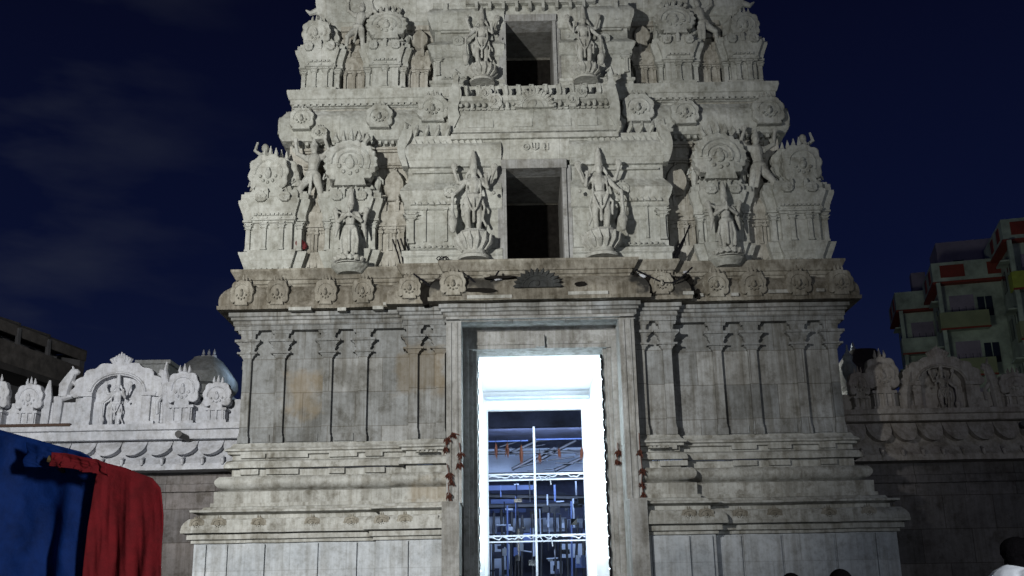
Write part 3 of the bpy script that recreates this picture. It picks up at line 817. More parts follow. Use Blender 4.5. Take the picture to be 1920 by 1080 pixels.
# ---- tier 3
Z3 = 14.73
WX2, WX3 = xx(949, 95, -.4), xx(1037, 95, -.4)
W3T = zz(42, -.4)
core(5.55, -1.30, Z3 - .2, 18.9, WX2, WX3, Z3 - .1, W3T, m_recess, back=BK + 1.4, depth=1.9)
zs3 = (Z3 - .02, zz(157, -.6), zz(112, -.6), zz(88, -.6), zz(72, -.6), zz(62, -.6))
for s in (-1, 1):
    o1 = shrine('corner_shrine', s * 5.69, 1.02, -.70, 1.2, zs3, m_tier, 4, None)
    kudu(s * 5.84, -.84, zs3[5] - .2, .72, .74, .2, 10, 3, m_tier, 'crest', o1, 1, True, .78)
    kudu(s * 5.66, -1.2, zs3[5] - .2, .72, .74, .2, 10, 3, m_tier, 'crest', o1, 0, False, .78)
    o2 = shrine('middle_shrine', s * 3.94, 1.06, -.68, .8, zs3, m_tier, 3, None)
    kudu(s * 3.92, -.80, zs3[5] - .05, 1.08, .82, .2, 18, 5, m_tier, 'crest', o2, 2)
    zr3 = (Z3 - .02, zz(160, -.9), zz(120, -.9), zz(105, -.9), zz(90, -.9), zz(84, -.9))
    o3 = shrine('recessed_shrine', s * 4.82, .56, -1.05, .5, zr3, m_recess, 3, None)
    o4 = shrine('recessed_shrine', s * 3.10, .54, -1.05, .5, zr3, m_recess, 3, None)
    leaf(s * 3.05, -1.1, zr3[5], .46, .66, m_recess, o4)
    block_side(s, 2.62, .72, -.42, Z3 - .02, zz(75, -.4), zz(2, -.4), m_tier, zz(55, -.4))
    pilaster(s * 2.5, -.42, Z3 + .4, zz(105, -.4), .10, .06, mat=m_tier)
    # plain pillars at the ends
    b = MB(); b.box(s * 2.30 - .06, s * 2.30 + .06, -.5, -.30, zz(42, -.4), zz(6, -.4)); b.build('pier', m_tier, T)
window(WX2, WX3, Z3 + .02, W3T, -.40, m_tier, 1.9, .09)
b = MB(); b.box(-2.3, 2.3, -1, -.38, W3T + .22, zz(6, -.4)); b.build('window_lintel', m_tier, T)
b = MB(); b.box(-1.75, 1.75, -1, -.2, zz(8, -.3), zz(-14, -.3))
for i in range(9): b.box(-1.5 + i * .36, -1.42 + i * .36, -.3, -.14, zz(20, -.3), zz(6, -.3))
b.build('window_hood', m_tier, T)
# cornice and plain start of the storey above (mostly above the frame)
b = MB(); f3 = [(-5.65, BK + 2), (-5.65, -1.15), (5.65, -1.15), (5.65, BK + 2)]
b.sweep(f3, [(-.2, 17.0), (.05, 17.25), (.22, 17.4)] + arc(.22, 17.45, .05, 18.4, 7, .14) + [(-.05, 18.5), (.1, 18.7), (.1, 18.85), (-1.2, 18.9)], .3); b.build('tier_cornice', m_tier, T)
b = MB(); b.sweep([(-5.0, BK + 2.6), (-5.0, -1.9), (5.0, -1.9), (5.0, BK + 2.6)], [(.1, 18.8), (.1, 19.2), (0, 19.3), (0, 21), (.3, 21.2), (.1, 21.9), (-.5, 22), (-.6, 23.5), (-1.8, 24.2), (-3.6, 24.6)], .5); b.build('upper_storey', m_tier, T)
for s in (-1, 1):
    b = MB(); b.tube([(s * 5.7, -1.1, 17.45), (s * 5.92, -1.0, 17.52), (s * 6.08, -.95, 17.42), (s * 6.20, -.95, 17.52)], [.12, .10, .07, .02], 7); b.build('corner_scroll', m_tier, T)

# corner and infill carving -------------------------------------------------
def side_kudu(x, e, z, w, h, mat, s):
    """ornament facing sideways, seen in profile on the silhouette"""
    b = MB(); out = [(e - w / 2 * 1.1, z), (e + w / 2 * 1.1, z)]
    for i in range(17):
        a = R(-30 + 240 * i / 16); out.append((e + w / 2 * math.cos(a), z + h * .55 + h * .45 * math.sin(a)))
    n = len(out); vs = [(x - s * .2, q, r) for q, r in out] + [(x + s * .16, q, r) for q, r in out]
    b.add(vs, [(i, (i + 1) % n, n + (i + 1) % n, n + i) for i in range(n)] + [tuple(range(n, 2 * n))])
    b.tube([(x, e, z + h), (x + s * .02, e, z + h * 1.3)], [.05, .015], 6)
    b.build('horseshoe_ornament', mat, T, .012)
for s in (-1, 1):
    for e_ in (-.25, -1.4, -2.6, -4.0, -5.4):
        side_kudu(s * (HC + .14), -.35 + e_, 13.45, .62, .62, m_tier, s)
        side_kudu(s * (HB + .52), e_ + .1, 8.60, .55, .60, m_eave, s)
        side_kudu(s * (HB + .92), e_ + .6, 3.34, .33, .26, m_eave, s)
        side_kudu(s * 5.78, e_ - 1.2, 17.5, .6, .6, m_tier, s)
    # squatting corner imps between crest and cornice
    for (x_, e_, z_, k) in ((6.98, -.45, 12.85, 1.0), (6.2, -.5, 13.15, .8), (5.75, -1.5, 16.75, .8)):
        b = MB(); b.ball((s * x_, e_, z_), (.16 * k, .15 * k, .22 * k), 9, 7); b.ball((s * x_, e_ + .05, z_ + .28 * k), (.10 * k, .10 * k, .12 * k), 8, 6)
        b.tube([(s * (x_ + .1 * k), e_, z_ + .1), (s * (x_ + .26 * k), e_ + .05, z_ + .22 * k), (s * (x_ + .2 * k), e_ + .05, z_ + .45 * k)], [.05 * k, .05 * k, .03 * k], 6)
        b.build('corner_imp', m_tier, T, .01)
def infill(x0, x1, e, z0, z1, mat, step=.17):
    x = x0
    while x < x1:
        b = MB(); h = z1 - z0
        b.box(x - .035, x + .035, e - .1, e + .05, z0, z1 - h * .18); b.box(x - .06, x + .06, e - .1, e + .085, z1 - h * .18, z1 - h * .12); b.box(x - .045, x + .045, e - .1, e + .06, z1 - h * .12, z1)
        b.build('pilaster', mat, T, .006); x += step
for s in (-1, 1):
    for xa, xb in ((3.25, 4.1), (5.2, 5.95)):
        l, r_ = sorted((s * xa, s * xb))
        for z_ in (12.0, 12.5, 12.95):
            b = MB(); b.box(l, r_, -.5, -.36, z_, z_ + .14); b.box(l, r_, -.5, -.31, z_ + .05, z_ + .10); b.build('recess_moulding', m_recess, T)
    for xa, xb in ((2.65, 3.45), (4.4, 5.25)):
        l, r_ = sorted((s * xa, s * xb))
        for z_ in (16.6, 17.0):
            b = MB(); b.box(l, r_, -1.35, -1.2, z_, z_ + .14); b.build('recess_moulding', m_recess, T)
    infill(*sorted((s * 5.36, s * 5.85)), -.14, Z0 + .2, zz(420, -.1), m_recess)
    infill(*sorted((s * 3.4, s * 3.9)), -.14, Z0 + .2, zz(420, -.1), m_recess)
    infill(*sorted((s * 1.65, s * 2.75)), ez, Z0 + .60, Z0 + .60 + 1.0, m_tier, .52)
    # dentils below the great tier cornice and eave
    for i in range(24):
        x = s * (2.3 + i * .17)
        b = MB(); b.box(x - .04, x + .04, -.4, -.24, 13.12, 13.22); b.build('dentil', m_tier, T, .006)
    # little ornaments in the middle of every shrine cornice
    for (xc_, ef_, w_, zs_) in ((C2, .40, .26, zs), (4.63, .38, .26, zs), (5.69, -.52, .22, zs3), (3.94, -.50, .22, zs3)):
        for q in (-.30, .30): kudu(s * xc_ + q, ef_, zs_[3] - .04, w_, .24, .07, 0, 1, m_tier, rings=0)
    kudu(s * 2.1, ez + .10, zz(372, ez), .34, .30, .1, 0, 2, m_tier, rings=1)
    kudu(s * 1.95, -.34, zz(88, -.4), .28, .26, .1, 0, 2, m_tier, rings=1)
    # raised bands running over the flank blocks
    for (z_, ee, xa, xb) in ((zz(322, ez), ez - .02, 1.6, 3.06), (zz(352, ez), ez, 1.7, 3.1), (zz(60, -.42), -.44, 1.2, 2.43)):
        l, r_ = sorted((s * xa, s * xb)); b = MB(); b.box(l, r_, ee - .1, ee + .07, z_, z_ + .05); b.build('raised_band', m_tier, T, .006)

def frieze(x0, x1, e, z, h, mat, step=.13, kind=0):
    """band of small carved bosses on a thin fillet"""
    b = MB(); b.box(x0, x1, e - .12, e + .012, z, z + h * .22); n = max(2, int((x1 - x0) / step)); rn = random.Random(int(abs(x0) * 97 + z * 13))
    for i in range(n):
        x = x0 + (x1 - x0) * (i + .5) / n; k = rn.uniform(.75, 1.1)
        if kind == 0: b.ball((x, e, z + h * .5), (step * .34, .055, h * .52 * k), 7, 5)
        elif kind == 1: b.box(x - step * .3, x + step * .3, e - .1, e + .045, z, z + h * k)
        else: b.prism([(x - step * .4, z), (x + step * .4, z), (x + step * .28, z + h * .6 * k), (x, z + h * 1.1 * k), (x - step * .28, z + h * .6 * k)], e - .08, e + .05)
    b.build('carved_frieze', mat, T, .010)
for s in (-1, 1):
    F_ = lambda a, c: sorted((s * a, s * c))
    frieze(*F_(2.2, 6.3), -.32, 14.26, .07, m_tier, .16, 1)
    frieze(*F_(2.2, 6.3), -.17, 13.31, .07, m_tier, .14, 0)
    frieze(*F_(1.15, 3.1), ez + .02, zz(306, ez), .10, m_tier, .12, 1)
    frieze(*F_(1.3, 3.1), ez + .02, zz(268, ez), .12, m_tier, .15, 2)
    frieze(*F_(1.6, 3.1), ez + .08, zz(383, ez), .10, m_tier, .14, 2)
    frieze(*F_(1.6, 3.1), ez + .04, Z0 + .42, .08, m_tier, .13, 0)
    frieze(*F_(.9, 2.4), -.40, zz(46, -.4), .09, m_tier, .12, 1)
    frieze(*F_(1.15, 2.4), -.38, zz(96, -.4), .08, m_tier, .12, 2)
    frieze(*F_(1.15, 2.4), -.38, Z3 + .30, .07, m_tier, .12, 0)
    for (xc_, ww, ef_, Z_) in ((C2, 1.36, .22, zs), (4.63, 1.20, .20, zs), (5.69, .98, -.70, zs3), (3.94, 1.02, -.68, zs3)):
        frieze(s * xc_ - ww / 2 + .02, s * xc_ + ww / 2 - .02, ef_ - .09, Z_[4] + .07, .10, m_tier, .12, 2)
        frieze(s * xc_ - ww / 2 + .2, s * xc_ + ww / 2 - .2, ef_ + .09, Z_[2] + .06, .06, m_tier, .10, 1)
        frieze(s * xc_ - ww / 2 + .2, s * xc_ + ww / 2 - .2, ef_ + .03, Z_[0] + .05, .06, m_tier, .12, 1)
    # small standing attendants and half pilasters flanking the big crests
    for (x_, e_, z_, h_) in ((4.02, -.10, zs[5] - .1, .55), (5.24, -.10, zs[5] - .1, .60), (3.42, -1.0, zs3[5] - .05, .40), (4.46, -1.0, zs3[5] - .05, .42), (6.02, -.05, zs[5] - .15, .5), (7.16, -.25, zs[5] - .1, .45)):
        b = MB(); x = s * x_
        b.tube([(x, e_, z_), (x + .03, e_, z_ + h_ * .45), (x, e_, z_ + h_ * .75)], [.07, .09, .05], 7); b.ball((x, e_, z_ + h_ * .88), (.055, .055, .07), 7, 6)
        b.tube([(x - .05, e_, z_ + h_ * .7), (x - .15, e_ + .04, z_ + h_ * .55), (x - .10, e_ + .08, z_ + h_ * .8)], [.035, .03, .02], 5); b.tube([(x + .05, e_, z_ + h_ * .7), (x + .15, e_ + .04, z_ + h_ * .5), (x + .16, e_ + .06, z_ + h_ * .3)], [.035, .03, .02], 5)
        b.build('attendant_relief', m_tier, T, .008)
    frieze(*F_(2.4, 2.9), .62, 5.02, .05, m_mould, .1, 1)

# ================================================================== STATUES
def figure_mesh(caps, balls, h, voxel, xf):
    """unite tapered limbs and masses into one continuous skin"""
    b = MB(False)
    for pts, rs in caps:
        P = [Vector(p) for p in pts]
        b.tube([tuple(p) for p in P], rs, 10)
        for p, r in zip(P, rs): b.ball(tuple(p), r * .99, 10, 8)
    for c, r in balls: b.ball(c, r, 12, 9)
    me = bpy.data.meshes.new('tmp')
    me.from_pydata([tuple(xf(p)) for p in b.v], [], b.f)
    ob = bpy.data.objects.new('tmp', me); COL.objects.link(ob)
    md = ob.modifiers.new('r', 'REMESH'); md.mode = 'VOXEL'; md.voxel_size = voxel; md.use_smooth_shade = True
    sm = ob.modifiers.new('s', 'SMOOTH'); sm.factor = .3; sm.iterations = 1
    dg = bpy.context.evaluated_depsgraph_get(); dg.update()
    out = bpy.data.meshes.new_from_object(ob.evaluated_get(dg))
    bpy.data.objects.remove(ob); bpy.data.meshes.remove(me)
    out.polygons.foreach_set('use_smooth', [True] * len(out.polygons))
    return out

def guard_parts(sway=1):
    s = sway
    caps = [
        ([(-.075 * s, 0, .03), (-.085 * s, .01, .27), (-.06 * s + .02 * s, 0, .50)], [.040, .052, .080]),
        ([(.085 * s, .03, .03), (.105 * s, .05, .27), (.075 * s, 0, .50)], [.040, .052, .080]),
        ([(-.075 * s, 0, .025), (-.095 * s, .10, .015)], [.034, .024]), ([(.085 * s, .03, .025), (.11 * s, .12, .015)], [.034, .024]),
        ([(.01 * s, 0, .50), (.0, 0, .60), (-.015 * s, .01, .72), (-.01 * s, 0, .80)], [.105, .080, .110, .070]),
        ([(-.13, 0, .765), (.12, 0, .765)], [.055, .055]),
        ([(-.01, 0, .80), (0, .01, .87)], [.042, .042]),
        # lower arms
        ([(.13 * s, 0, .76), (.23 * s, .04, .64), (.31 * s, .08, .56)], [.044, .036, .028]),
        ([(-.13 * s, 0, .76), (-.22 * s, .06, .66), (-.20 * s, .14, .78)], [.044, .036, .028]),
        # upper arms
        ([(.12 * s, -.02, .77), (.25 * s, 0, .76), (.31 * s, .03, .92)], [.042, .034, .028]),
        ([(-.12 * s, -.02, .77), (-.25 * s, 0, .74), (-.32 * s, .03, .90)], [.042, .034, .028]),
        # crown
        ([(0, 0, .95), (0, 0, 1.03), (0, 0, 1.15), (0, 0, 1.24)], [.070, .062, .048, .018]),
        # club with heavy foot
        ([(.33 * s, .09, .56), (.34 * s, .08, .30), (.33 * s, .08, .12)], [.028, .030, .075]),
        ([(.33 * s, .08, .14), (.33 * s, .08, .03)], [.085, .050]),
        # sashes and garland
        ([(-.13 * s, .03, .50), (-.17 * s, .04, .36), (-.14 * s, .03, .20), (-.19 * s, .02, .10)], [.022, .020, .018, .022]),
        ([(.13 * s, .03, .50), (.19 * s, .05, .42), (.18 * s, .04, .24)], [.022, .020, .016]),
        ([(-.10, .06, .76), (-.12, .10, .52), (-.05, .12, .34), (.0, .11, .28), (.05, .12, .34), (.12, .10, .52), (.10, .06, .76)], [.018] * 7),
        ([(0, .09, .50), (.0, .10, .35), (0, .09, .15)], [.03, .022, .028]),
        # ears / hair
        ([(-.07, -.01, .93), (-.12, 0, .85)], [.030, .022]), ([(.07, -.01, .93), (.12, 0, .85)], [.030, .022]),
    ]
    balls = [((0, .01, .915), (.062, .068, .072)), ((.31 * s, .04, .99), (.055, .03, .06)), ((-.33 * s, .04, .97), (.06, .028, .07)),
             ((-.05, .05, .72), (.05, .06, .045)), ((.05, .05, .72), (.05, .06, .045)), ((0, .06, .53), (.12, .07, .045)),
             ((0, .075, .91), (.014, .02, .02)), ((-.32 * s, .1, .56), (.03, .03, .03))]
    # hands with fingers
    for (hx, hy, hz, up) in ((.31 * s, .09, .57, -1), (-.20 * s, .15, .79, 1), (.31 * s, .04, .93, 1), (-.32 * s, .04, .91, 1)):
        for q in range(4): caps.append(([(hx + (q - 1.5) * .014, hy, hz), (hx + (q - 1.5) * .018, hy + .03, hz + up * (.05 - abs(q - 1.5) * .008))], [.010, .007]))
        caps.append(([(hx - .02, hy, hz), (hx - .04, hy + .02, hz + up * .02)], [.010, .008]))
    return caps, balls

def pray_parts():
    caps = [
        ([(-.06, 0, .03), (-.07, .02, .27), (-.06, 0, .50)], [.042, .055, .080]),
        ([(.06, 0, .03), (.07, .03, .27), (.06, 0, .50)], [.042, .055, .080]),
        ([(-.06, 0, .025), (-.08, .10, .015)], [.034, .024]), ([(.06, 0, .025), (.08, .10, .015)], [.034, .024]),
        ([(0, 0, .50), (0, 0, .60), (0, .01, .72), (0, 0, .80)], [.105, .085, .112, .070]),
        ([(-.13, 0, .765), (.13, 0, .765)], [.055, .055]),
        ([(0, 0, .80), (0, .01, .87)], [.042, .042]),
        ([(.14, 0, .76), (.21, .05, .64), (.03, .18, .72)], [.046, .038, .026]),
        ([(-.14, 0, .76), (-.21, .05, .64), (-.03, .18, .72)], [.046, .038, .026]),
        ([(0, .18, .70), (0, .19, .82)], [.034, .016]),
        ([(0, 0, .95), (0, 0, 1.03), (0, 0, 1.15), (0, 0, 1.26)], [.075, .066, .050, .015]),
        ([(-.15, -.05, .78), (-.30, -.06, .86), (-.24, -.06, .60), (-.28, -.06, .40)], [.03, .06, .05, .02]),
        ([(.15, -.05, .78), (.30, -.06, .86), (.24, -.06, .60), (.28, -.06, .40)], [.03, .06, .05, .02]),
        ([(0, .08, .52), (.0, .10, .35), (0, .08, .12)], [.035, .028, .034]),
        ([(-.11, .05, .5), (-.16, .05, .3), (-.14, .04, .1)], [.025, .022, .03]), ([(.11, .05, .5), (.16, .05, .3), (.14, .04, .1)], [.025, .022, .03]),
    ]
    balls = [((0, .01, .915), (.064, .070, .072)), ((-.05, .05, .72), (.05, .05, .045)), ((.05, .05, .72), (.05, .05, .045)), ((0, .05, .53), (.12, .08, .05)), ((0, .078, .91), (.014, .02, .02))]
    for q in range(4):
        for s in (-1, 1): caps.append(([(s * .012, .17 + q * .012, .76), (s * .008, .18 + q * .012, .84 - q * .006)], [.009, .006]))
    return caps, balls

def climb_parts(s=1):
    """figure striding against the wall, both arms thrown up to hold the eave"""
    caps = [
        ([(-.22 * s, 0, .02), (-.20 * s, .12, .24), (-.04 * s, 0, .46)], [.040, .055, .085]),
        ([(.14 * s, 0, .0), (.12 * s, .05, .24), (.06 * s, 0, .46)], [.042, .056, .085]),
        ([(-.22 * s, 0, .02), (-.27 * s, .10, .02)], [.034, .024]), ([(.14 * s, 0, .02), (.16 * s, .11, .01)], [.034, .024]),
        ([(0, 0, .48), (.02 * s, .02, .60), (.05 * s, .03, .72), (.05 * s, .02, .78)], [.105, .085, .112, .070]),
        ([(-.08 * s, .02, .75), (.18 * s, .02, .76)], [.055, .055]),
        ([(.05 * s, .02, .80), (.05 * s, .03, .87)], [.045, .045]),
        ([(.18 * s, .02, .76), (.30 * s, .04, .86), (.24 * s, .04, 1.04)], [.046, .038, .030]),
        ([(-.08 * s, .02, .75), (-.24 * s, .04, .84), (-.26 * s, .04, 1.02)], [.046, .038, .030]),
        ([(.05 * s, 0, .95), (.05 * s, 0, 1.05)], [.075, .030]),
        ([(0, .08, .50), (-.02, .10, .32), (-.05, .08, .16)], [.035, .026, .03]),
    ]
    balls = [((.05 * s, .03, .905), (.066, .070, .074)), ((.05 * s, .10, .90), (.014, .02, .02)), ((0, .05, .50), (.12, .08, .05)), ((.24 * s, .04, 1.08), (.045, .04, .04)), ((-.26 * s, .04, 1.06), (.045, .04, .04))]
    for (hx, hz) in ((.24 * s, 1.05), (-.26 * s, 1.03)):
        for q in range(4): caps.append(([(hx + (q - 1.5) * .016, .05, hz), (hx + (q - 1.5) * .02, .08, hz + .05)], [.010, .008]))
    return caps, balls

CACHE = {}
def statue(kind, sway, x, e, z, h, label, group, pedestal=0.0, lean=0, mat=None, Y0=None, name='statue'):
    wx, wy = CX + x, (YF - e)
    t = thing(name, label, 'statue', (wx, wy, z), group)
    key = (kind, sway)
    if key not in CACHE:
        caps, balls = {'g': lambda: guard_parts(sway), 'p': pray_parts, 'c': lambda: climb_parts(sway)}[kind]()
        CACHE[key] = figure_mesh(caps, balls, 1, .0105, lambda p: (p[0], -p[1], p[2]))
    me = CACHE[key].copy()
    me.transform(Matrix.Rotation(lean, 4, 'Y') @ Matrix.Diagonal((h * .88, h * .85, h, 1))); me.transform(Matrix.Translation((0, 0, pedestal)))
    me.materials.clear(); me.materials.append(mat or m_statue)
    ob = bpy.data.objects.new('figure', me); COL.objects.link(ob); ob.parent = t
    if pedestal:
        b = MB(False); r = .30 * h / 1.75
        prof = [(r * 1.30, 0), (r * 1.35, pedestal * .10), (r * 1.1, pedestal * .16), (r * .95, pedestal * .30), (r * 1.05, pedestal * .42), (r * 1.45, pedestal * .75), (r * 1.5, pedestal * .86), (r * 1.25, pedestal * .92), (r * 1.15, pedestal)]
        b.lathe((0, 0), prof, 22)
        for k in range(14):
            a = 2 * math.pi * k / 14
            b.tube([(math.cos(a) * r * .95, math.sin(a) * r * .95, pedestal * .34), (math.cos(a) * r * 1.34, math.sin(a) * r * 1.34, pedestal * .6), (math.cos(a) * r * 1.58, math.sin(a) * r * 1.58, pedestal * .88)], [.04, .09, .02], 6)
        me2 = b.build('lotus_pedestal', mat or m_statue, None, .003); me2.parent = t
    return t

GR = 'door guardian statues flanking the tower windows'
zg = 9.57
def guard(px, py_foot, py_crown, e, label, sway, zbase):
    x = xx(px, py_foot, e); zf_ = zz(py_foot, e, px); zc_ = zz(py_crown, e, px)
    ped = zf_ - zbase; h = (zc_ - zf_) / 1.24
    statue('g', sway, x, e, zbase, h, label, GR, ped)
guard(889, 437, 283, .72, 'four-armed stone guardian left of the larger lower window, crown touching the lintel', -1, zg)
guard(1128, 434, 277, .72, 'four-armed stone guardian right of the larger lower window, arm bent over its club', 1, zg)
guard(904, 124, 12, -.14, 'smaller four-armed stone guardian left of the small upper window', -1, 14.75)
guard(1097, 124, 10, -.14, 'smaller four-armed stone guardian right of the small upper window', 1, 14.75)
PG = 'praying crowned statues before the middle shrines'
for px, lab in ((655, 'praying crowned statue under the big sunburst crest left of the guardians'), (1366, 'praying crowned statue under the big sunburst crest right of the guardians')):
    e = .58; zf_ = zz(484 if px < 1000 else 470, e, px); x = xx(px, 480, e)
    h = (zz(352 if px < 1000 else 340, e, px) - zf_) / 1.25
    statue('p', 1, x, e, zg, h, lab, PG, zf_ - zg)
# broad round stone brackets below the praying statues
for px in (655, 1366):
    x = xx(px, 490, .5); b = MB(); b.lathe((x, .35), [(.30, 9.40), (.46, 9.55), (.46, 9.63), (.3, 9.65)], 24); b.build('round_bracket', m_tier, T)
CG = 'striding statues with raised arms between the shrines'
def climber(px, pyf, pyt, e, s, lab, lean=0):
    zf_ = zz(pyf, e, px); h = (zz(pyt, e, px) - zf_) / 1.10
    statue('c', s, xx(px, pyf, e), e, zf_, h, lab, CG, 0, lean)
climber(588, 385, 258, .02, 1, 'striding statue with raised arms between left corner shrine and left sunburst crest, lower tier', R(-4))
climber(1424, 372, 240, .02, -1, 'striding statue with raised arms between right sunburst crest and right corner shrine, lower tier', R(4))
climber(668, 96, 0, -.9, 1, 'striding statue with raised arms near the top left of the tower', R(3))
climber(1327, 88, -10, -.9, -1, 'striding statue with raised arms near the top right of the tower', R(-6))

# ---- iron rods sticking out of the ledge, rag, cables
RG = 'bent iron rods sticking out of the ledge'
rods = [(737, 452, 752, 497, 'l'), (746, 452, 757, 497, 'l'), (752, 450, 766, 497, 'l'), (759, 448, 772, 496, 'l'), (1292, 425, 1262, 486, 'r'), (1287, 436, 1268, 482, 'r'), (1283, 446, 1257, 480, 'r')]
for (xa, ya, xb, yb, sd) in rods:
    e = .50; p0 = (xx(xb, yb, e), .40, zz(yb, e, xb) - .05); p1 = (xx(xa, ya, e), .62, zz(ya, e, xa))
    md_ = tuple((p0[i] + p1[i]) / 2 + (.02, .0, .0)[i] for i in range(3))
    b = MB(); b.tube([p0, md_, p1], .019, 6)
    tag(b.build('iron_rod', m_black, None, 0), 'thin dark iron rod, %s' % {(737, 452): 'first from the left of the left ledge cluster', (746, 452): 'second from the left of the left ledge cluster', (752, 450): 'third from the left of the left ledge cluster', (759, 448): 'rightmost of the left ledge cluster', (1292, 425): 'longest of the three leaning on the right ledge', (1287, 436): 'middle one of the three leaning on the right ledge', (1283, 446): 'shortest and lowest of the three leaning on the right ledge'}[(xa, ya)], 'iron rod', RG + (' on the left' if sd == 'l' else ' on the right'))
b = MB(); x = xx(562, 462, 0)
for i in range(9):
    b.ball((x + random.uniform(-.10, .10), .02 + random.uniform(-.05, .06), zz(462, 0, 562) + random.uniform(-.13, .14)), (random.uniform(.06, .11), .07, random.uniform(.05, .1)), 7, 5)
tag(b.build('rag', m_ragred, None, .03), 'dark red crumpled rag stuffed beside the left corner shrine', 'rag')
b = MB(); e = 1.25
for i in range(5):
    x = xx(822 + i * 4, 485, .9)
    b.tube([(x + .05 * math.cos(k) , .8 + .03 * math.sin(2 * k), 9.62 + .05 * math.sin(k + i)) for k in range(7)], .012, 5)
tag(b.build('wire_coil', m_black, None, 0), 'small tangled black wire coil on the ledge below the left guardian', 'wire')
b = MB()
for (pxa, pxb, s_) in ((775, 845, 1), (1192, 1300, -1), (868, 936, 1)):
    pts = []
    for i in range(9):
        t = i / 8; px = pxa + (pxb - pxa) * t
        pts.append((xx(px, 530, .95), .95, 9.20 - .32 * math.sin(math.pi * t) + .05 * math.sin(7 * t)))
    b = MB(); b.tube(pts, .022, 5)
    tag(b.build('cable', m_black, None, 0), {775: 'sagging black cable under the ledge, leftmost of the three', 1192: 'sagging black cable under the ledge, right of the doorway', 868: 'sagging black cable under the ledge just above the left door jamb'}[pxa], 'cable', 'cables under the ledge')

# ---- door garlands, fairy lights, grille gate
def leafbunch(b, p, n, spread, L, ang=.5, wd=.17):
    for i in range(n):
        q = Vector(p) + Vector((random.uniform(-spread, spread), random.uniform(-.04, .04), random.uniform(-spread, spread)))
        a = random.uniform(-ang, ang); l = L * random.uniform(.6, 1.1); w = l * wd
        d = Vector((math.sin(a), 0, -math.cos(a))); nrm = Vector((d.z, random.uniform(-.3, .3), -d.x))
        m_ = q + d * l * .45 + Vector((0, .02, 0))
        b.add([tuple(q), tuple(m_ + nrm * w), tuple(q + d * l), tuple(m_ - nrm * w)], [(0, 1, 2), (0, 2, 3)])
GG = 'dried leaf garlands around the doorway'
def garland(pts, lab, e, name='leaf_garland'):
    P = [(xx(px, py, e), e, zz(py, e, px)) for px, py in pts]
    t = thing(name, lab, 'garland', (CX + P[0][0], YF - P[0][1], P[-1][2]), GG)
    b = MB(); b.tube(P, .012, 5); b.build('string', m_leaf, t, 0)
    for p in P[1:]:
        b = MB(); leafbunch(b, p, 22, .040, .14, .7, .12); b.build('leaf_bunch', m_leaf, t, 0, 0)
garland([(861, 815), (850, 812), (838, 822), (836, 840)], 'dried brown leaf garland hooked over top left door jamb', .86)
garland([(861, 830), (864, 850), (862, 868)], 'dried brown leaf bunch on the inner edge of the left jamb', .86)
garland([(838, 870), (842, 888), (846, 900)], 'dried brown leaf bunch halfway down the left jamb outer side', .88)
garland([(840, 905), (842, 925), (846, 940)], 'lowest dried brown leaf bunch on the left jamb, above its step', .90)
garland([(1198, 812), (1200, 845), (1204, 880), (1203, 905), (1206, 925)], 'long dark red dried garland down the outer side of the right jamb', .80)
garland([(1158, 830), (1159, 845), (1158, 862)], 'short dried brown leaf bunch on the inner frame right of doorway', .02)

# fairy-light cable on each inner edge of the opening
for s, lab in ((-1, 'bead-like cable of small bulbs down the left inner edge of doorway'), (1, 'bead-like cable of small bulbs down the right inner edge of doorway')):
    t = thing('light_string', lab, 'light string', (CX + s * 1.5, YF + .25, .2), 'light strings on the door edges')
    b = MB(); pts = []
    for i in range(60):
        z = .2 + (zt - .35) * i / 59
        pts.append((s * (1.50 + .012 * math.sin(i * 1.9)), -.24 + .01 * math.sin(i), z))
    b.tube(pts, .013 if s < 0 else .03, 5); b.build('cable', m_black, t, 0)
    for i in range(2, 60, 2):
        b = MB(); p = pts[i]; b.ball((p[0] - s * .03, p[1] + .02, p[2]), .016, 6, 4); b.build('bulb', m_bulb, t, 0)

Gt = thing('grille_gate', 'white painted metal grille gate with one mullion and wrapped cross rails in the doorway', 'gate', (CX, GY - .05, .2))
mxp = un(1003, 900, GY)[0] - CX
pe = PE + .02
b = MB(); b.box(gx0, gx0 + .04, pe - .04, pe, .2, gz1); b.box(gx1 - .04, gx1, pe - .04, pe, .2, gz1); b.box(gx0 + .04, gx1 - .04, pe - .04, pe, gz1 - .04, gz1); b.build('gate_frame', m_gate, Gt, 0)
b = MB(); b.box(mxp - .03, mxp + .03, pe - .04, pe, .2, un(1003, 800, GY)[1]); b.build('mullion', m_gate, Gt, .004)
for py in (888, 1003):
    z = un(1003, py, GY)[1]
    for dz, th in ((0, .035), (-.16, .03)):
        b = MB(); b.box(gx0 + .04, gx1 - .04, pe - .05, pe - .01, z + dz - th, z + dz + th * .3); b.build('cross_rail', m_gate, Gt, .012)
    b = MB(); xs_ = [gx0 + .05 + (gx1 - gx0 - .1) * i / 30 for i in range(31)]
    b.tube([(x, pe + .01, z - .07 + random.uniform(-.05, .05)) for x in xs_], [random.uniform(.008, .030) for _ in xs_], 6)
    b.tube([(mxp + .1, pe + .01, z - .04), (mxp + .2, pe + .03, z - .2), (mxp + .42, pe + .03, z - .10), (mxp + .45, pe + .03, z - .32)], .014, 5)
    b.build('rail_wrapping', m_gate, Gt, .01, 0)
zl0 = un(1003, 846, GY)[1]
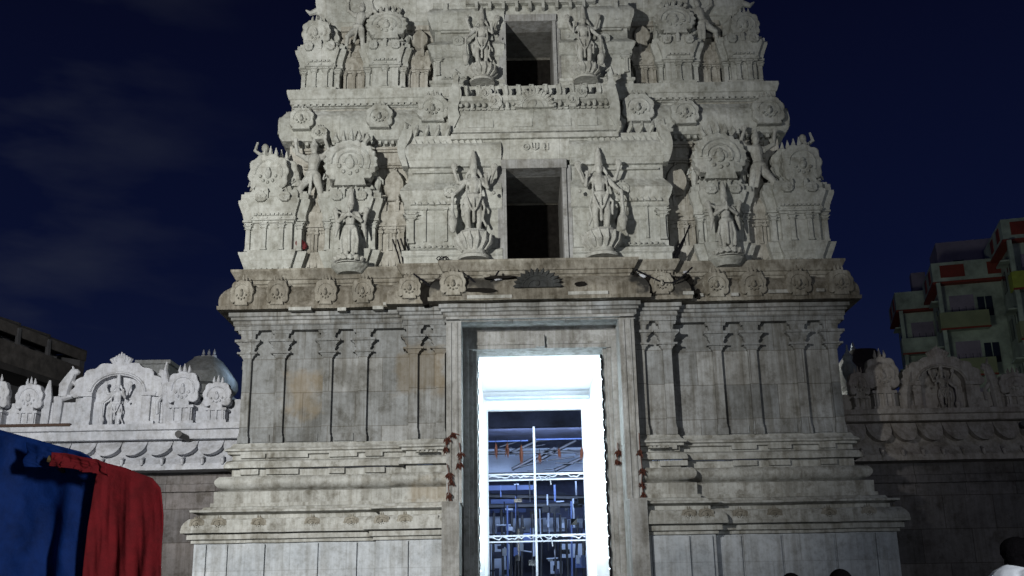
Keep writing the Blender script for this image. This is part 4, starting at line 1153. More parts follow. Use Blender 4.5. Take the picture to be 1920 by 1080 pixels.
for i, (px, top, bot) in enumerate([(930, 838, 888), (951, 838, 876), (977, 842, 890), (1012, 858, 888), (1048, 848, 876), (1091, 846, 888)]):
    t = thing('leaf_tassel', ['first', 'second', 'third', 'fourth', 'fifth', 'sixth'][i] + ' from the left of six dried leaf tassels hanging across the gate', 'leaf tassel', (CX + un(px, top, GY - .3)[0] - CX, GY - .3, un(px, bot, GY - .3)[1]), 'dried leaf tassels hanging across the gate')
    X = un(px, top, GY - .3)[0] - CX; za = un(px, top, GY - .3)[1]; zb_ = un(px, bot, GY - .3)[1]
    b = MB(); b.tube([(X, PE + .3, za + .25), (X, PE + .3, za - .05)], .008, 4); b.build('string', m_black, t, 0)
    b = MB(); leafbunch(b, (X, PE + .3, za + .12), 8, .018, (za - zb_) * .75, .16, .07); b.build('leaves', m_leaf, t, 0, 0)

# ================================================================== INNER COURT seen through the gate
HY = 40.0
def hx(px, Y=HY, py=900): return un(px, py, Y)[0]
def hz(py, Y=HY, px=1003): return un(px, py, Y)[1]
K = thing('inner_hall', 'open steel roofed hall lit blue behind the gate, with trusses and posts', 'hall', (1.0, HY, 0))
def kb(name, mat, boxes, jitter=0):
    b = MB(False)
    for (x0, x1, y0, y1, z0, z1) in boxes:
        b.add([(x0, y0, z0), (x1, y0, z0), (x1, y1, z0), (x0, y1, z0), (x0, y0, z1), (x1, y0, z1), (x1, y1, z1), (x0, y1, z1)],
              [(0, 1, 2, 3), (4, 7, 6, 5), (0, 4, 5, 1), (1, 5, 6, 2), (2, 6, 7, 3), (3, 7, 4, 0)])
    return b.build(name, mat, K, jitter, 0)
kb('fascia', m_hall, [(-3, 6, 34.0, 34.3, hz(800, 34), hz(740, 34))])
kb('back_sheet', m_sheet, [(-4, 7, 44, 44.2, hz(885, 44), hz(795, 44))])
kb('back_wall', m_hall, [(-6, 9, 46, 46.3, 0, 14)])
kb('hall_roof', m_hall, [(-5, 8, 36, 46, hz(775, 36), hz(770, 36))])
def kt(name, mat, segs, r=.06):
    b = MB(False)
    for a, c in segs: b.tube([a, c], r, 6)
    return b.build(name, mat, K, 0)
def hp(px, py, Y): x, z = un(px, py, Y); return (x, Y, z)
kt('truss', m_steel, [(hp(900, 850, 42), hp(1110, 846, 42)), (hp(955, 850, 42), hp(1010, 826, 42)), (hp(1010, 826, 42), hp(1110, 820, 42)),
                      (hp(1000, 868, 42), hp(1080, 826, 42)), (hp(960, 880, 42), hp(1040, 840, 42)), (hp(1040, 882, 42), hp(1110, 850, 42))], .07)
kt('truss_chord', m_bluep, [(hp(1005, 824, 41.5), hp(1110, 822, 41.5)), (hp(905, 828, 41.5), hp(990, 826, 41.5))], .03)
kt('purlin', m_steel, [(hp(900, 897, 41), hp(1110, 897, 41)), (hp(900, 930, 42), hp(1110, 934, 42)), (hp(900, 950, 42), hp(1110, 946, 42))], .10)
kb('awning', m_bluep, [(hx(915, 43), hx(1000, 43), 43, 43.1, hz(918, 43), hz(909, 43)), (hx(920, 43), hx(975, 43), 43, 43.1, hz(945, 43), hz(935, 43)),
                       (hx(915, 43), hx(985, 43), 43, 43.1, hz(960, 43), hz(952, 43))], 0)
kb('lit_panel', m_sheet, [(hx(958, 43), hx(1060, 43), 43.3, 43.4, hz(996, 43), hz(970, 43)), (hx(1062, 43), hx(1090, 43), 43.3, 43.4, hz(990, 43), hz(974, 43)),
                          (hx(916, 43), hx(950, 43), 43.3, 43.4, hz(998, 43), hz(966, 43)), (hx(918, 43), hx(958, 43), 43.3, 43.4, hz(1078, 43), hz(1018, 43)),
                          (hx(1050, 43), hx(1094, 43), 43.3, 43.4, hz(1046, 43), hz(1020, 43)), (hx(1028, 43), hx(1050, 43), 43.3, 43.4, hz(1076, 43), hz(1052, 43))])
segs = []
for i in range(14):
    px = random.uniform(915, 1098); segs.append((hp(px, random.uniform(955, 975), 41), hp(px + random.uniform(-6, 6), 1100, 41)))
for sg in segs: kt('post', m_steel, [sg], .05)
segs = []
for i in range(5):
    px = random.uniform(918, 1095); py = random.uniform(905, 1070); segs.append((hp(px, py, 40.5), hp(px + random.uniform(5, 30), py + random.uniform(-2, 3), 40.5)))
for sg in segs: kt('white_pipe', m_sheet, [sg], .025)
kt('post', m_bluep, [(hp(951, 948, 40), hp(952, 1090, 40)), (hp(1071, 940, 40), hp(1073, 1090, 40))], .035)
rr = random.Random(11)
for i in range(70):
    px, py = rr.uniform(908, 1098), rr.uniform(930, 1085); Y_ = rr.uniform(37, 42.5)
    w_, h_ = rr.uniform(.05, .45), rr.uniform(.04, .38)
    if i % 3 == 0: w_, h_ = rr.uniform(.03, .07), rr.uniform(.4, 1.2)
    x, z = un(px, py, Y_); kb('stored_goods', (m_steel, m_hall, m_bluep, m_glassd, m_sheet)[min(4, int(rr.random() * 5.0))], [(x, x + w_, Y_, Y_ + .2, z, z + h_)], .03)
for i in range(22):
    px, py = rr.uniform(908, 1080), rr.uniform(792, 885); p_ = hp(px, py, 41.8); q_ = hp(px + rr.uniform(15, 60), py + rr.uniform(-14, 4), 41.8)
    kt('wire', m_steel, [(p_, q_)], rr.uniform(.012, .035))
lamp('hall_light', 'AREA', (1.5, 38.5, 7.6), 400, (.60, .75, 1.0), 5, (1.5, 44, 5.5), size_y=1.0)
lamp('hall_light_low', 'POINT', (1.2, 38.0, 3.5), 38, (.55, .7, 1.0), .3)

# ================================================================== COMPOUND WALLS
def local_wall(name, label, x0, x1, Yw, mat, mat_low, py_at):
    """outer wall: lower blocks, shadow gap, scalloped cove, cornice. py_at: px column at which heights were taken"""
    c = thing(name, label, 'wall', ((x0 + x1) / 2, Yw, 0))
    z = lambda py, e=0: un(py_at, py, Yw - e)[1]
    return c, z

def wall_run(c, x0, x1, Yw, Zs, mat, mat_low):
    zlow, zsc0, zsc1, zc_, ztop = Zs     # top of lower wall, bottom & top of scalloped cove, cornice mid, cornice top
    def sweepw(nm, prof, m_):
        b = MB(False); vs = []; fs = []; n = max(2, int((x1 - x0) / .35)); k = len(prof)
        for i in range(n + 1):
            x = x0 + (x1 - x0) * i / n
            for (of, z) in prof: vs.append((x, Yw - of, z))
        for i in range(n):
            for j in range(k - 1): fs.append((i * k + j, (i + 1) * k + j, (i + 1) * k + j + 1, i * k + j + 1))
        b.add(vs, fs); return b.build(nm, m_, c)
    sweepw('lower_wall', [(0, 0), (0, 1.6), (.08, 1.62), (.08, 1.85), (0, 1.9), (0, zlow - .5), (.07, zlow - .48), (.07, zlow - .3), (.02, zlow - .28), (.02, zlow)], mat_low)
    sweepw('eave_slab', [(-.2, zlow), (.52, zlow + .01), (.52, zsc0 + .03), (.46, zsc0 + .04)] + [(.46 - .40 * math.sin(t * math.pi / 2 / 6), zsc0 + .05 + (zsc1 - zsc0 - .05) * t / 6) for t in range(7)], mat)
    sweepw('cornice', [(.06, zsc1), (.34, zsc1 + .02), (.36, zc_ - .10), (.36, zc_), (.44, zc_ + .02), (.46, ztop - .05), (.46, ztop), (-.5, ztop + .01), (-.5, 0)], mat)
    # scallops hanging in the cove
    n = int((x1 - x0) / .64)
    for i in range(n + 1):
        x = x0 + .4 + i * .64
        if x > x1 - .2: break
        b = MB(False); zt_ = zsc1 - .02; h = (zsc1 - zsc0) * .46
        out = [(x - .31, zt_)]
        for q in range(11):
            a = math.pi + math.pi * q / 10
            out.append((x + .31 * math.cos(a), zt_ - .08 + h * math.sin(a)))
        out.append((x + .31, zt_))
        n_ = len(out); vs = [(p, Yw - .02, q) for p, q in out] + [(p, Yw - (.20 + .26 * (zt_ - q) / h), q) for p, q in out]
        fs = [(i_, (i_ + 1) % n_, n_ + (i_ + 1) % n_, n_ + i_) for i_ in range(n_)] + [tuple(range(n_, 2 * n_))]
        b.add(vs, fs); b.build('scallop', mat, c, .004)
    m = int((x1 - x0) / .50)
    for i in range(m):
        x = x0 + .25 + i * .5; b = MB(False)
        b.tube([(x, Yw - .40, zsc0 + .22), (x, Yw - .55, zsc0 + .12), (x + .01, Yw - .56, zsc0 + .0)], [.02, .05, .03], 6); b.build('drip_bud', mat, c, 0)

def on_wall(Yw, mat, c):
    """ornament helpers working at world x on the wall top"""
    def kd(x, z, w, h, nfl=7, crown=3, off=.05, nm='parapet_ornament', waist=.55, rings=1):
        ob = kudu(x - CX, YF - Yw + off, z, w, h, .16, nfl, crown, mat, nm, c, rings, True, waist)
        return ob
    return kd

YL = 27.0
Wl = thing('compound_wall', 'whitewashed temple wall left of the tower with carved parapet figures', 'wall', (-9, YL, 0))
lx0, lx1 = -17.0, CX - 6.2
zlw = un(350, 872, YL - .5)[1]; zs0 = un(350, 868, YL - .45)[1]; zs1 = un(350, 827, YL - .1)[1]; zcm = un(350, 806, YL - .4)[1]; ztp = un(350, 793, YL - .46)[1]
wall_run(Wl, lx0, lx1, YL, (zlw - .12, zlw, zs1, zcm, ztp), m_cwall, m_granite)
kd = on_wall(YL, m_cwall, Wl)
U = lambda px, py: un(px, py, YL - .1)
b = MB(False)
def pbox(b, x0, x1, y0, y1, z0, z1):
    b.add([(x0, y0, z0), (x1, y0, z0), (x1, y1, z0), (x0, y1, z0), (x0, y0, z1), (x1, y0, z1), (x1, y1, z1), (x0, y1, z1)],
          [(0, 1, 2, 3), (4, 7, 6, 5), (0, 4, 5, 1), (1, 5, 6, 2), (2, 6, 7, 3), (3, 7, 4, 0)])
pz = U(300, 750)[1]
pbox(b, lx0, lx1, YL, YL + .4, ztp, pz); b.build('parapet', m_cwall, Wl)

def aedicule(x, z, w, h, Yw, mat, c, arch=True):
    """arched niche with pillars, flame arch and finial"""
    e = YF - Yw + .18; X = x - CX
    b = MB(); ri = w * .29; ro = w * .50; zsp = z + h * .46; hz_ = h * .40
    # back slab
    pts = [(X - ro * .96, z), (X + ro * .96, z), (X + ro * .96, zsp)] + [(X + ro * .9 * math.cos(R(a)), zsp + hz_ * math.sin(R(a))) for a in range(5, 180, 12)] + [(X - ro * .96, zsp)]
    b.prism(pts, e - .45, e - .25); ob = b.build('niche', mat, c)
    # piers
    for s in (-1, 1):
        b = MB(); l, r_ = sorted((X + s * ri, X + s * (ri + w * .10))); b.box(l, r_, e - .4, e, z, zsp)
        l, r_ = sorted((X + s * (ri - .01), X + s * (ri + w * .16))); b.box(l, r_, e - .4, e + .05, zsp - .08, zsp); b.box(l, r_, e - .4, e + .05, z, z + .12)
        l, r_ = sorted((X + s * (ri + w * .10), X + s * (ri + w * .20))); b.box(l, r_, e - .4, e - .1, z, zsp - .05); b.build('pier', mat, ob)
    b = MB(); n = 40; vs = []; fs = []
    for i in range(n + 1):
        a = R(-8 + 196 * i / n)
        f = 1 + .10 * abs(math.sin(n * .5 * math.pi * i / n * .45))
        for (rr, ee) in ((0, -.3), (0, 0), (1, 0), (1, -.3)):
            if rr == 0: px_, pz_ = ri * math.cos(a), hz_ * .62 * math.sin(a)
            else: px_, pz_ = ro * f * math.cos(a), hz_ * 1.02 * f * math.sin(a)
            vs.append((X + px_, e + ee, zsp + pz_))
    for i in range(n):
        for j in range(4): fs.append((i * 4 + j, (i + 1) * 4 + j, (i + 1) * 4 + (j + 1) % 4, i * 4 + (j + 1) % 4))
    b.add(vs, fs)
    pts = [(X + (ri + .07) * math.cos(R(a)), e + .02, zsp + (hz_ * .62 + .06) * math.sin(R(a))) for a in range(-5, 186, 12)]
    b.tube(pts, .035, 6); b.build('flame_arch', mat, ob, .01)
    b = MB()
    for k in (-3, -2, -1, 0, 1, 2, 3):
        b.tube([(X + k * .05, e - .12, zsp + hz_ * .98), (X + k * .085, e - .08, zsp + hz_ + .16), (X + k * .06, e - .08, zsp + hz_ + .34 - .045 * abs(k))], [.05, .06, .02], 6)
    b.ball((X, e - .08, zsp + hz_ + .12), (.13, .08, .15), 8, 6); b.build('finial', mat, ob)
    return ob
def lion(x, z, s, h, Yw, mat, c):
    """rearing beast in profile on the parapet"""
    e = YF - Yw + .1; X = x - CX
    b = MB(); b.tube([(X + s * .18, e, z), (X + s * .16, e, z + h * .4), (X + s * .05, e, z + h * .7), (X - s * .02, e, z + h * .9), (X - s * .13, e, z + h * .93)], [.13, .17, .13, .10, .05], 8)
    b.tube([(X, e, z + h * .55), (X - s * .14, e, z + h * .40), (X - s * .12, e, z + h * .2)], [.07, .05, .04], 6)
    b.tube([(X - s * .02, e, z + h * .88), (X + s * .03, e, z + h * 1.08)], [.05, .02], 6); b.ball((X - s * .08, e, z + h * .87), (.10, .09, .08), 8, 6)
    b.tube([(X + s * .2, e, z), (X - s * .05, e, z + .03)], [.10, .06], 6)
    b.build('rearing_beast', mat, c)
xA, zA_ = U(217, 791); sc = (U(300, 700)[0] - U(140, 700)[0])
aedicule(xA, ztp, sc, U(217, 665)[1] - ztp - .02, YL, m_cwall, Wl)
statue('g', -1, xA - CX, YF - YL + .16, ztp, (U(217, 700)[1] - ztp) / 1.25, 'slim standing statue in the arched parapet niche left of the tower', 'niche statues on the wall parapets', 0, 0, m_cwall)
lion(U(137, 700)[0], U(137, 745)[1], -1, .75, YL, m_cwall, Wl); lion(U(306, 740)[0], ztp, 1, 1.55, YL, m_cwall, Wl)
def minishrine(px, w, pyt, Uf, ztop_, Yw, mat, c):
    x, zt_ = Uf(px, pyt); h = zt_ - ztop_; hb = h * .36
    b = MB(False); pbox(b, x - w * .34, x + w * .34, Yw - .30, Yw + .2, ztop_, ztop_ + hb)
    pbox(b, x - w * .40, x + w * .40, Yw - .36, Yw + .2, ztop_ + hb * .85, ztop_ + hb); pbox(b, x - w * .42, x + w * .42, Yw - .38, Yw + .2, ztop_, ztop_ + .08)
    for q in (-.26, 0, .26): pbox(b, x + q * w - .03, x + q * w + .03, Yw - .35, Yw - .2, ztop_ + .08, ztop_ + hb * .86)
    ob = b.build('parapet_shrine', mat, c)
    kudu(x - CX, YF - Yw + .18, ztop_ + hb - .02, w, h - hb - .02, .16, 9, 3, mat, 'crest', ob, 1, True, .5)
for px, w, pyt in ((350, .78, 700), (413, .66, 718), (64, .64, 722), (2, .62, 715), (-60, .8, 700)):
    minishrine(px, w, pyt, U, ztp, YL, m_cwall, Wl)
for px in (88, 110): 
    x, _ = U(px, 740); b = MB(False); b.tube([(x, YL - .05, ztp), (x, YL - .05, U(px, 745)[1]), (x, YL, U(px, 712 if px < 100 else 760)[1])], [.10, .14, .03], 7); b.build('parapet_bud', m_cwall, Wl)
b = MB(False); x, z = un(338, 816, YL - .5); b.tube([(x + .25, YL, z - .10), (x, YL - .62, z)], .075, 12); b.tube([(x, YL - .60, z), (x, YL - .66, z + .01)], .09, 12)
ob = b.build('drain_spout', m_drain, Wl, 0)
b = MB(False); z = un(70, 797, YL - .47)[1]; pbox(b, un(5, 797, YL)[0], un(146, 797, YL)[0], YL - .50, YL - .40, z - .04, z + .03); b.build('rusty_strip', m_rust, Wl)

YR = 27.0
Wr = thing('compound_wall', 'dim grey temple wall right of the tower with dark stone blocks below', 'wall', (12, YR, 0))
rx0, rx1 = CX + 6.2, 22.0
V = lambda px, py: un(px, py, YR - .1)
zlw = un(1750, 854, YR - .5)[1]; zs1 = un(1750, 792, YR - .1)[1]; zcm = un(1750, 776, YR - .4)[1]; ztr = un(1750, 765, YR - .46)[1]
wall_run(Wr, rx0, rx1, YR, (zlw - .12, zlw, zs1, zcm, ztr), m_cwall_r, m_granite)
b = MB(False); pbox(b, rx0, rx1, YR, YR + .4, ztr, V(1750, 735)[1]); b.build('parapet', m_cwall_r, Wr)
xB = V(1771, 760)[0]; scR = V(1845, 700)[0] - V(1700, 700)[0]
aedicule(xB, ztr, scR, V(1771, 655)[1] - ztr - .02, YR, m_cwall_r, Wr)
statue('g', 1, xB - CX, YF - YR + .16, ztr, (V(1771, 678)[1] - ztr) / 1.25, 'dim standing statue in the arched parapet niche right of the tower', 'niche statues on the wall parapets', 0, 0, m_cwall_r)
lion(V(1858, 740)[0], ztr, 1, 1.25, YR, m_cwall_r, Wr); lion(V(1708, 740)[0], ztr, -1, 1.1, YR, m_cwall_r, Wr)
for px, w, pyt in ((1645, .78, 672), (1604, .5, 700), (1893, .75, 700), (1960, .7, 690)): minishrine(px, w, pyt, V, ztr, YR, m_cwall_r, Wr)
b = MB(False); x, z = un(1916, 795, YR - .5); b.tube([(x + .2, YR, z - .06), (x, YR - .62, z)], .075, 12); b.build('drain_spout', m_drain, Wr, 0)

# ================================================================== BEHIND: shrine roofs, sheds, apartments
def vimana(label, px0, px1, pyt, pyb, Y, mat, dark=False):
    xa, zb_ = un(px0, pyb, Y); xb, zt_ = un(px1, pyt, Y); xc = (xa + xb) / 2; w = xb - xa; h = zt_ - zb_
    t = thing('shrine_roof', label, 'shrine', (xc, Y + 2, 0))
    b = MB(False); vs = []; fs = []
    prof = [(.40, -.3), (.40, 0), (.47, .05), (.50, .18), (.49, .36), (.40, .60), (.31, .80), (.25, .90), (.23, .97), (.12, 1.0)]
    n = 24
    for (r, q) in prof:
        for k in range(n):
            a = 2 * math.pi * k / n
            c_, s_ = math.cos(a), math.sin(a)
            sx = (abs(c_) ** .7) * (1 if c_ > 0 else -1); sy = (abs(s_) ** .7) * (1 if s_ > 0 else -1)
            vs.append((xc + sx * w * r, Y + 2 + sy * 1.9 * r * 2 , zb_ + h * q))
    m = len(prof)
    for j in range(m - 1):
        for k in range(n): fs.append((j * n + k, j * n + (k + 1) % n, (j + 1) * n + (k + 1) % n, (j + 1) * n + k))
    fs.append(tuple(range((m - 1) * n, m * n))); b.add(vs, fs); b.build('dome', mat, t, .02)
    b = MB(False); pbox(b, xc - w * .42, xc + w * .42, Y + .6, Y + 3.4, 0, zb_ - h * .25); pbox(b, xc - w * .5, xc + w * .5, Y + .3, Y + 3.7, zb_ - h * .3, zb_ - h * .18); b.build('shrine_wall', mat, t)
    for k in ((-1, 0, 1) if not dark else (-1,)):
        b = MB(False); X = xc + k * w * .10; hh = .34 * Y / 40
        b.lathe((X, Y + 2), [(.05, zt_ - .02), (.12, zt_ + hh * .25), (.10, zt_ + hh * .5), (.04, zt_ + hh * .6), (.07, zt_ + hh * .75), (.01, zt_ + hh * 1.25)], 10); b.build('finial', m_cwall, t, 0)
    return t
vimana('pale rounded shrine roof with three finials behind the left wall', 308, 418, 652, 716, 42, m_dome)
x, z = un(425, 680, 41.2); lamp('roof_lamp', 'POINT', (x + .35, 43.6, z + .1), 45, (.55, .75, 1.0), .2)
x, z = un(287, 695, 35); b = MB(False); pbox(b, x - .5, x + .5, 35, 36, 0, un(290, 678, 35)[1]); pbox(b, x - .6, x + .6, 34.9, 36.1, un(290, 683, 35)[1], un(290, 676, 35)[1]); tag(b.build('roof_block', m_dome, None, .01), 'plain pale masonry block behind the left parapet, before the finialled roof', 'masonry block')
vimana('dark brown shrine dome behind the right parapet, next to the tower', 1592, 1700, 636, 720, 40, m_domed, True)
x, z = un(1592, 690, 33); b = MB(False)
b.lathe((x, 33), [(.14, z - 2.4), (.14, z - .4), (.22, z - .2), (.24, z + .05), (.14, z + .2), (.16, z + .35), (.05, z + .5), (.02, z + .75)], 12)
tag(b.build('finial_post', m_dome, None, .03), 'small blue-lit bulbous finial post just right of the tower edge', 'finial')
lamp('finial_lamp', 'POINT', (x + .7, 31.8, z + .9), 1.6, (.5, .65, 1.0), .1)

# dark sheds at the far left
def far_house():
    ang = R(12); d = Vector((math.sin(ang), math.cos(ang), 0)); nrm = Vector((math.cos(ang), -math.sin(ang), 0))
    X, Zt = un(112, 655, 44); O = Vector((X, 44, 0))
    t = thing('old_house', 'dark old house with sloping eaves receding behind the far left parapet', 'house', (X, 44, 0))
    def q(nm, mat, u0, u1, n0, n1, z0, z1, par=None, dz=0):
        """u along the facade (towards us negative), n outwards from it"""
        b = MB(False); vs = []
        for z_, k in ((z0, 0), (z1, 1)):
            for (u_, n_) in ((u0, n0), (u1, n0), (u1, n1), (u0, n1)): vs.append(tuple(O + d * u_ + nrm * n_ + Vector((0, 0, z_ + (dz if n_ == n1 else 0)))))
        b.add(vs, [(0, 1, 2, 3), (4, 7, 6, 5), (0, 4, 5, 1), (1, 5, 6, 2), (2, 6, 7, 3), (3, 7, 4, 0)]); return b.build(nm, mat, par or t, .03, 0)
    q('house_wall', m_dwall, -24, 1.2, -6, 0, 0, Zt - .3)
    q('end_wall', m_dwall, -.35, .0, 0, 1.25, 0, Zt - .35)
    q('roof', m_roofd, -24, 0, -6.2, 1.3, Zt + .15, Zt + .3, None, -.45)
    q('balcony_slab', m_roofd, -24, -.36, .02, 1.5, Zt - 2.1, Zt - 1.85); q('balcony_front', m_roofl, -24, -.36, 1.4, 1.5, Zt - 1.84, Zt - 1.0)
    q('eave_board', m_roofl, -24, 0, 1.22, 1.32, Zt - .62, Zt - .22)
    q('lower_awning', m_roofl, -24, -2.2, .02, 2.3, Zt - 3.5, Zt - 3.4, None, -.8)
    for i in range(12):
        u = -23 + i * 1.85
        q('post', m_dwall, u, u + .14, 1.25, 1.38, Zt - 1.0, Zt - .3)
        if i % 3 != 1:
            w = q('window', m_glassd, u + .5, u + 1.3, .01, .06, Zt - 1.75, Zt - .6); q('window_frame', m_roofl, u + .42, u + .5, .01, .09, Zt - 1.8, Zt - .55, w)
        q('rib', m_roofd, u, u + .12, .1, 1.34, Zt + .2, Zt + .36, None, -.45)
    return t
m_roofl = plain('weathered_eave_board', (.045, .040, .038), .9, 0, .6, 2.5, .6)
far_house()
x, z = un(16, 655, 37); b = MB(False); b.tube([(x, 33, 6), (x + .03, 33, z - 1.2), (x + .35, 32.8, z - .2)], .05, 6); b.tube([(x + .0, 33, z - .9), (x - .5, 33, z - .5)], .035, 6)
tag(b.build('leaning_post', m_dwall, None, 0), 'thin leaning dark post in front of the sheet roofed house at far left', 'post')

# apartment building at the right
def apartment():
    Y0 = 62.0; ang = R(14)
    dx = Vector((math.cos(ang), -math.sin(ang), 0)); dy = Vector((math.sin(ang), math.cos(ang), 0))
    xa, za = un(1875, 412, Y0)
    O = Vector((xa, Y0, 0)); ztop = za
    A = thing('apartment_block', 'tall mint green apartment block with red parapet panels behind the right wall', 'building', (xa, Y0, 0))
    def bx(name, u0, u1, v0, v1, z0, z1, mat, parent=None, world=True):
        b = MB(False); vs = []
        for z_ in (z0, z1):
            for (u_, v_) in ((u0, v0), (u1, v0), (u1, v1), (u0, v1)): vs.append(tuple(O + dx * u_ + dy * v_ + Vector((0, 0, z_))))
        b.add(vs, [(0, 1, 2, 3), (4, 7, 6, 5), (0, 4, 5, 1), (1, 5, 6, 2), (2, 6, 7, 3), (3, 7, 4, 0)])
        return b.build(name, mat, parent or A, 0, 0)
    # u = to the right along the front, v = going back.   Three stepped wings
    wings = [(0, 9, 0, 6.2, ztop), (-3.7, 2, 4.4, 9.5, ztop - 1.1), (-5.5, -2, 10.5, 15.5, ztop - 1.2)]
    for i, (u0, u1, v0, v1, zt_) in enumerate(wings):
        w_ = bx('wing_wall', u0 + .5, u1, v0 + .5, v1, 0, zt_ - 1.3, m_mint)
        # parapet with red insets
        bx('parapet', u0, u1, v0, v0 + .2, zt_ - 1.3, zt_, m_mint); bx('parapet', u0, u0 + .2, v0 + .2, v1, zt_ - 1.3, zt_, m_mint)
        bx('parapet_band', u0 - .06, u1, v0 - .06, v1, zt_ - 1.46, zt_ - 1.31, m_apred); bx('roof_slab', u0 + .2, u1, v0 + .2, v1, zt_ - 1.30, zt_ - 1.1, m_mint)
        if i < 2:
            k = u0 + .5
            while k < u1 - 1.2: bx('red_panel', k, k + 1.5, v0 - .04, v0, zt_ - 1.05, zt_ - .22, m_apred); k += 2.9
        for q in range(2): bx('red_panel', u0 - .04, u0, v0 + .9 + q * 2.1, v0 + 1.7 + q * 2.1, zt_ - 1.05, zt_ - .25, m_apred)
        # storeys: corner balcony, door opening, window
        for f in range(6):
            zf_ = zt_ - 1.5 - 3.1 * (f + 1)
            if zf_ < 0: break
            bm_ = (m_lime, m_olive, m_mint)[i] if f == 0 else (m_olive, m_olive, m_mint)[i]
            bl = bx('balcony', u0 + .1, min(u1, u0 + 3.0), v0 - .55, v0 + .5, zf_, zf_ + .16, m_mint)
            bx('balcony_front', u0 + .1, min(u1, u0 + 3.0), v0 - .62, v0 - .55, zf_ - .02, zf_ + 1.05, bm_, bl); bx('balcony_side', u0 + .03, u0 + .1, v0 - .55, v0 + .5, zf_ - .02, zf_ + 1.05, bm_, bl)
            bx('band', u0 + .0, min(u1, u0 + 3.0) + .01, v0 - .66, v0 - .625, zf_ - .12, zf_, m_apred if f < 2 else m_mint, bl)
            bx('opening', u0 + .9, u0 + 2.4, v0 + .46, v0 + .5, zf_ + .16, zf_ + 2.4, m_mauve)
            wq = bx('window', u0 + .46, u0 + .5, v0 + 1.4, v0 + 2.5, zf_ + .9, zf_ + 2.2, m_glassd)
            bx('sunshade', u0 - .1, u0 + .5, v0 + 1.2, v0 + 2.7, zf_ + 2.25, zf_ + 2.35, m_mint)
            bx('window', u0 + .46, u0 + .5, v0 + 3.3, v0 + 4.2, zf_ + .9, zf_ + 2.2, m_glassd)
            for q in range(6): bx('railing_bar', u0 + .4 + q * .42, u0 + .43 + q * .42, v0 - .60, v0 - .57, zf_ + 1.05, zf_ + 1.35, m_glassd, bl)
            wf = bx('window', u0 + 2.6, min(u1 - .1, u0 + 3.5), v0 + .45, v0 + .5, zf_ + .9, zf_ + 2.2, m_glassd)
            bx('window_frame', u0 + 3.02, u0 + 3.08, v0 + .42, v0 + .449, zf_ + .9, zf_ + 2.2, m_mint, wf); bx('window_frame', u0 + .42, u0 + .459, v0 + 1.92, v0 + 1.98, zf_ + .9, zf_ + 2.2, m_mint, wq)
            # thin corner columns
            bx('column', u0 + .1, u0 + .35, v0 - .5, v0 - .25, zf_ + .16, zf_ + 3.1, m_mint)
    bx('stair_head', -2.6, 1.6, 8.5, 12, ztop - 2, ztop + 1.6, m_mauve); bx('stair_door', -1.6, -.9, 8.45, 8.5, ztop - 1.0, ztop + .2, m_glassd)
    bx('water_tank', -3.9, -2.9, 13, 14, ztop - 1.2, ztop + .9, m_mauve)
    bx('link_wall', -3.5, 4, 12.5, 15, 0, ztop - 2.6, m_mint)
    return A
apartment()
lamp('apartment_fill', 'POINT', (12, 44, 10), 1900, (.90, 1.0, .92), 1.5)  # fill lamp added to brighten the apartment block

# ================================================================== STALL CLOTHS at left
def sheet(name, label, cat, outline_top, bottom_y, Y, mat, folds, amp, seed, thick=.02, wav=None):
    """hanging cloth: top edge (px,py) polyline at distance Y, hanging below the frame to z=.3, folds in depth"""
    n = 90; m = 50
    xs = [p[0] for p in outline_top]
    def top(px):
        for a, c in zip(outline_top[:-1], outline_top[1:]):
            if a[0] <= px <= c[0]:
                t = (px - a[0]) / (c[0] - a[0]); return a[1] + (c[1] - a[1]) * t
        return outline_top[-1][1]
    vs = []; fs = []
    for i in range(n + 1):
        u = i / n; px = xs[0] + (xs[-1] - xs[0]) * u
        X, Zt = un(px, top(px), Y)
        for j in range(m + 1):
            v = j / m; z = Zt + ((bottom_y if bottom_y > 0 else Zt + bottom_y) - Zt) * v
            k = noise.noise(Vector((u * folds + seed, v * 1.3, seed)))
            k2 = noise.noise(Vector((u * folds * 2.7 + seed, v * 2.2 + u * 3, seed + 5)))
            k3 = noise.noise(Vector((u * 7 + seed, v * 6.0 - u * 5, seed + 9)))
            d = amp * (k + .4 * k2 + .22 * abs(k3)) * min(1, v * 3 + .15)
            spread = (X - un((xs[0] + xs[-1]) / 2, top(px), Y)[0]) * (.16 * v if wav is None else wav * v)
            vs.append((X + spread + .05 * k2 * v, Y + d, z))
    for i in range(n):
        for j in range(m): fs.append((i * (m + 1) + j, i * (m + 1) + j + 1, (i + 1) * (m + 1) + j + 1, (i + 1) * (m + 1) + j))
    me = bpy.data.meshes.new(name); me.from_pydata(vs, [], fs)
    me.polygons.foreach_set('use_smooth', [True] * len(me.polygons)); me.materials.append(mat)
    ob = bpy.data.objects.new(name, me); COL.objects.link(ob)
    md = ob.modifiers.new('t', 'SOLIDIFY'); md.thickness = thick
    return tag(ob, label, cat)
TY = 8.6
sheet('blue_tarp', 'deep blue tarpaulin hanging in folds at the left edge, over the stall pole', 'tarpaulin', [(-190, 770), (-60, 790), (0, 806), (60, 822), (110, 836), (150, 846), (182, 866)], .25, TY, m_blue, 3.2, .34, 3.3, .012, .05)
sheet('red_cloth', 'dark red cloth hanging from the stall pole beside the blue tarpaulin', 'cloth', [(184, 862), (200, 868), (232, 876), (262, 888), (285, 896), (300, 915), (305, 960)], .25, TY - .10, m_red, 1.7, .13, 9.1, .012, .34)
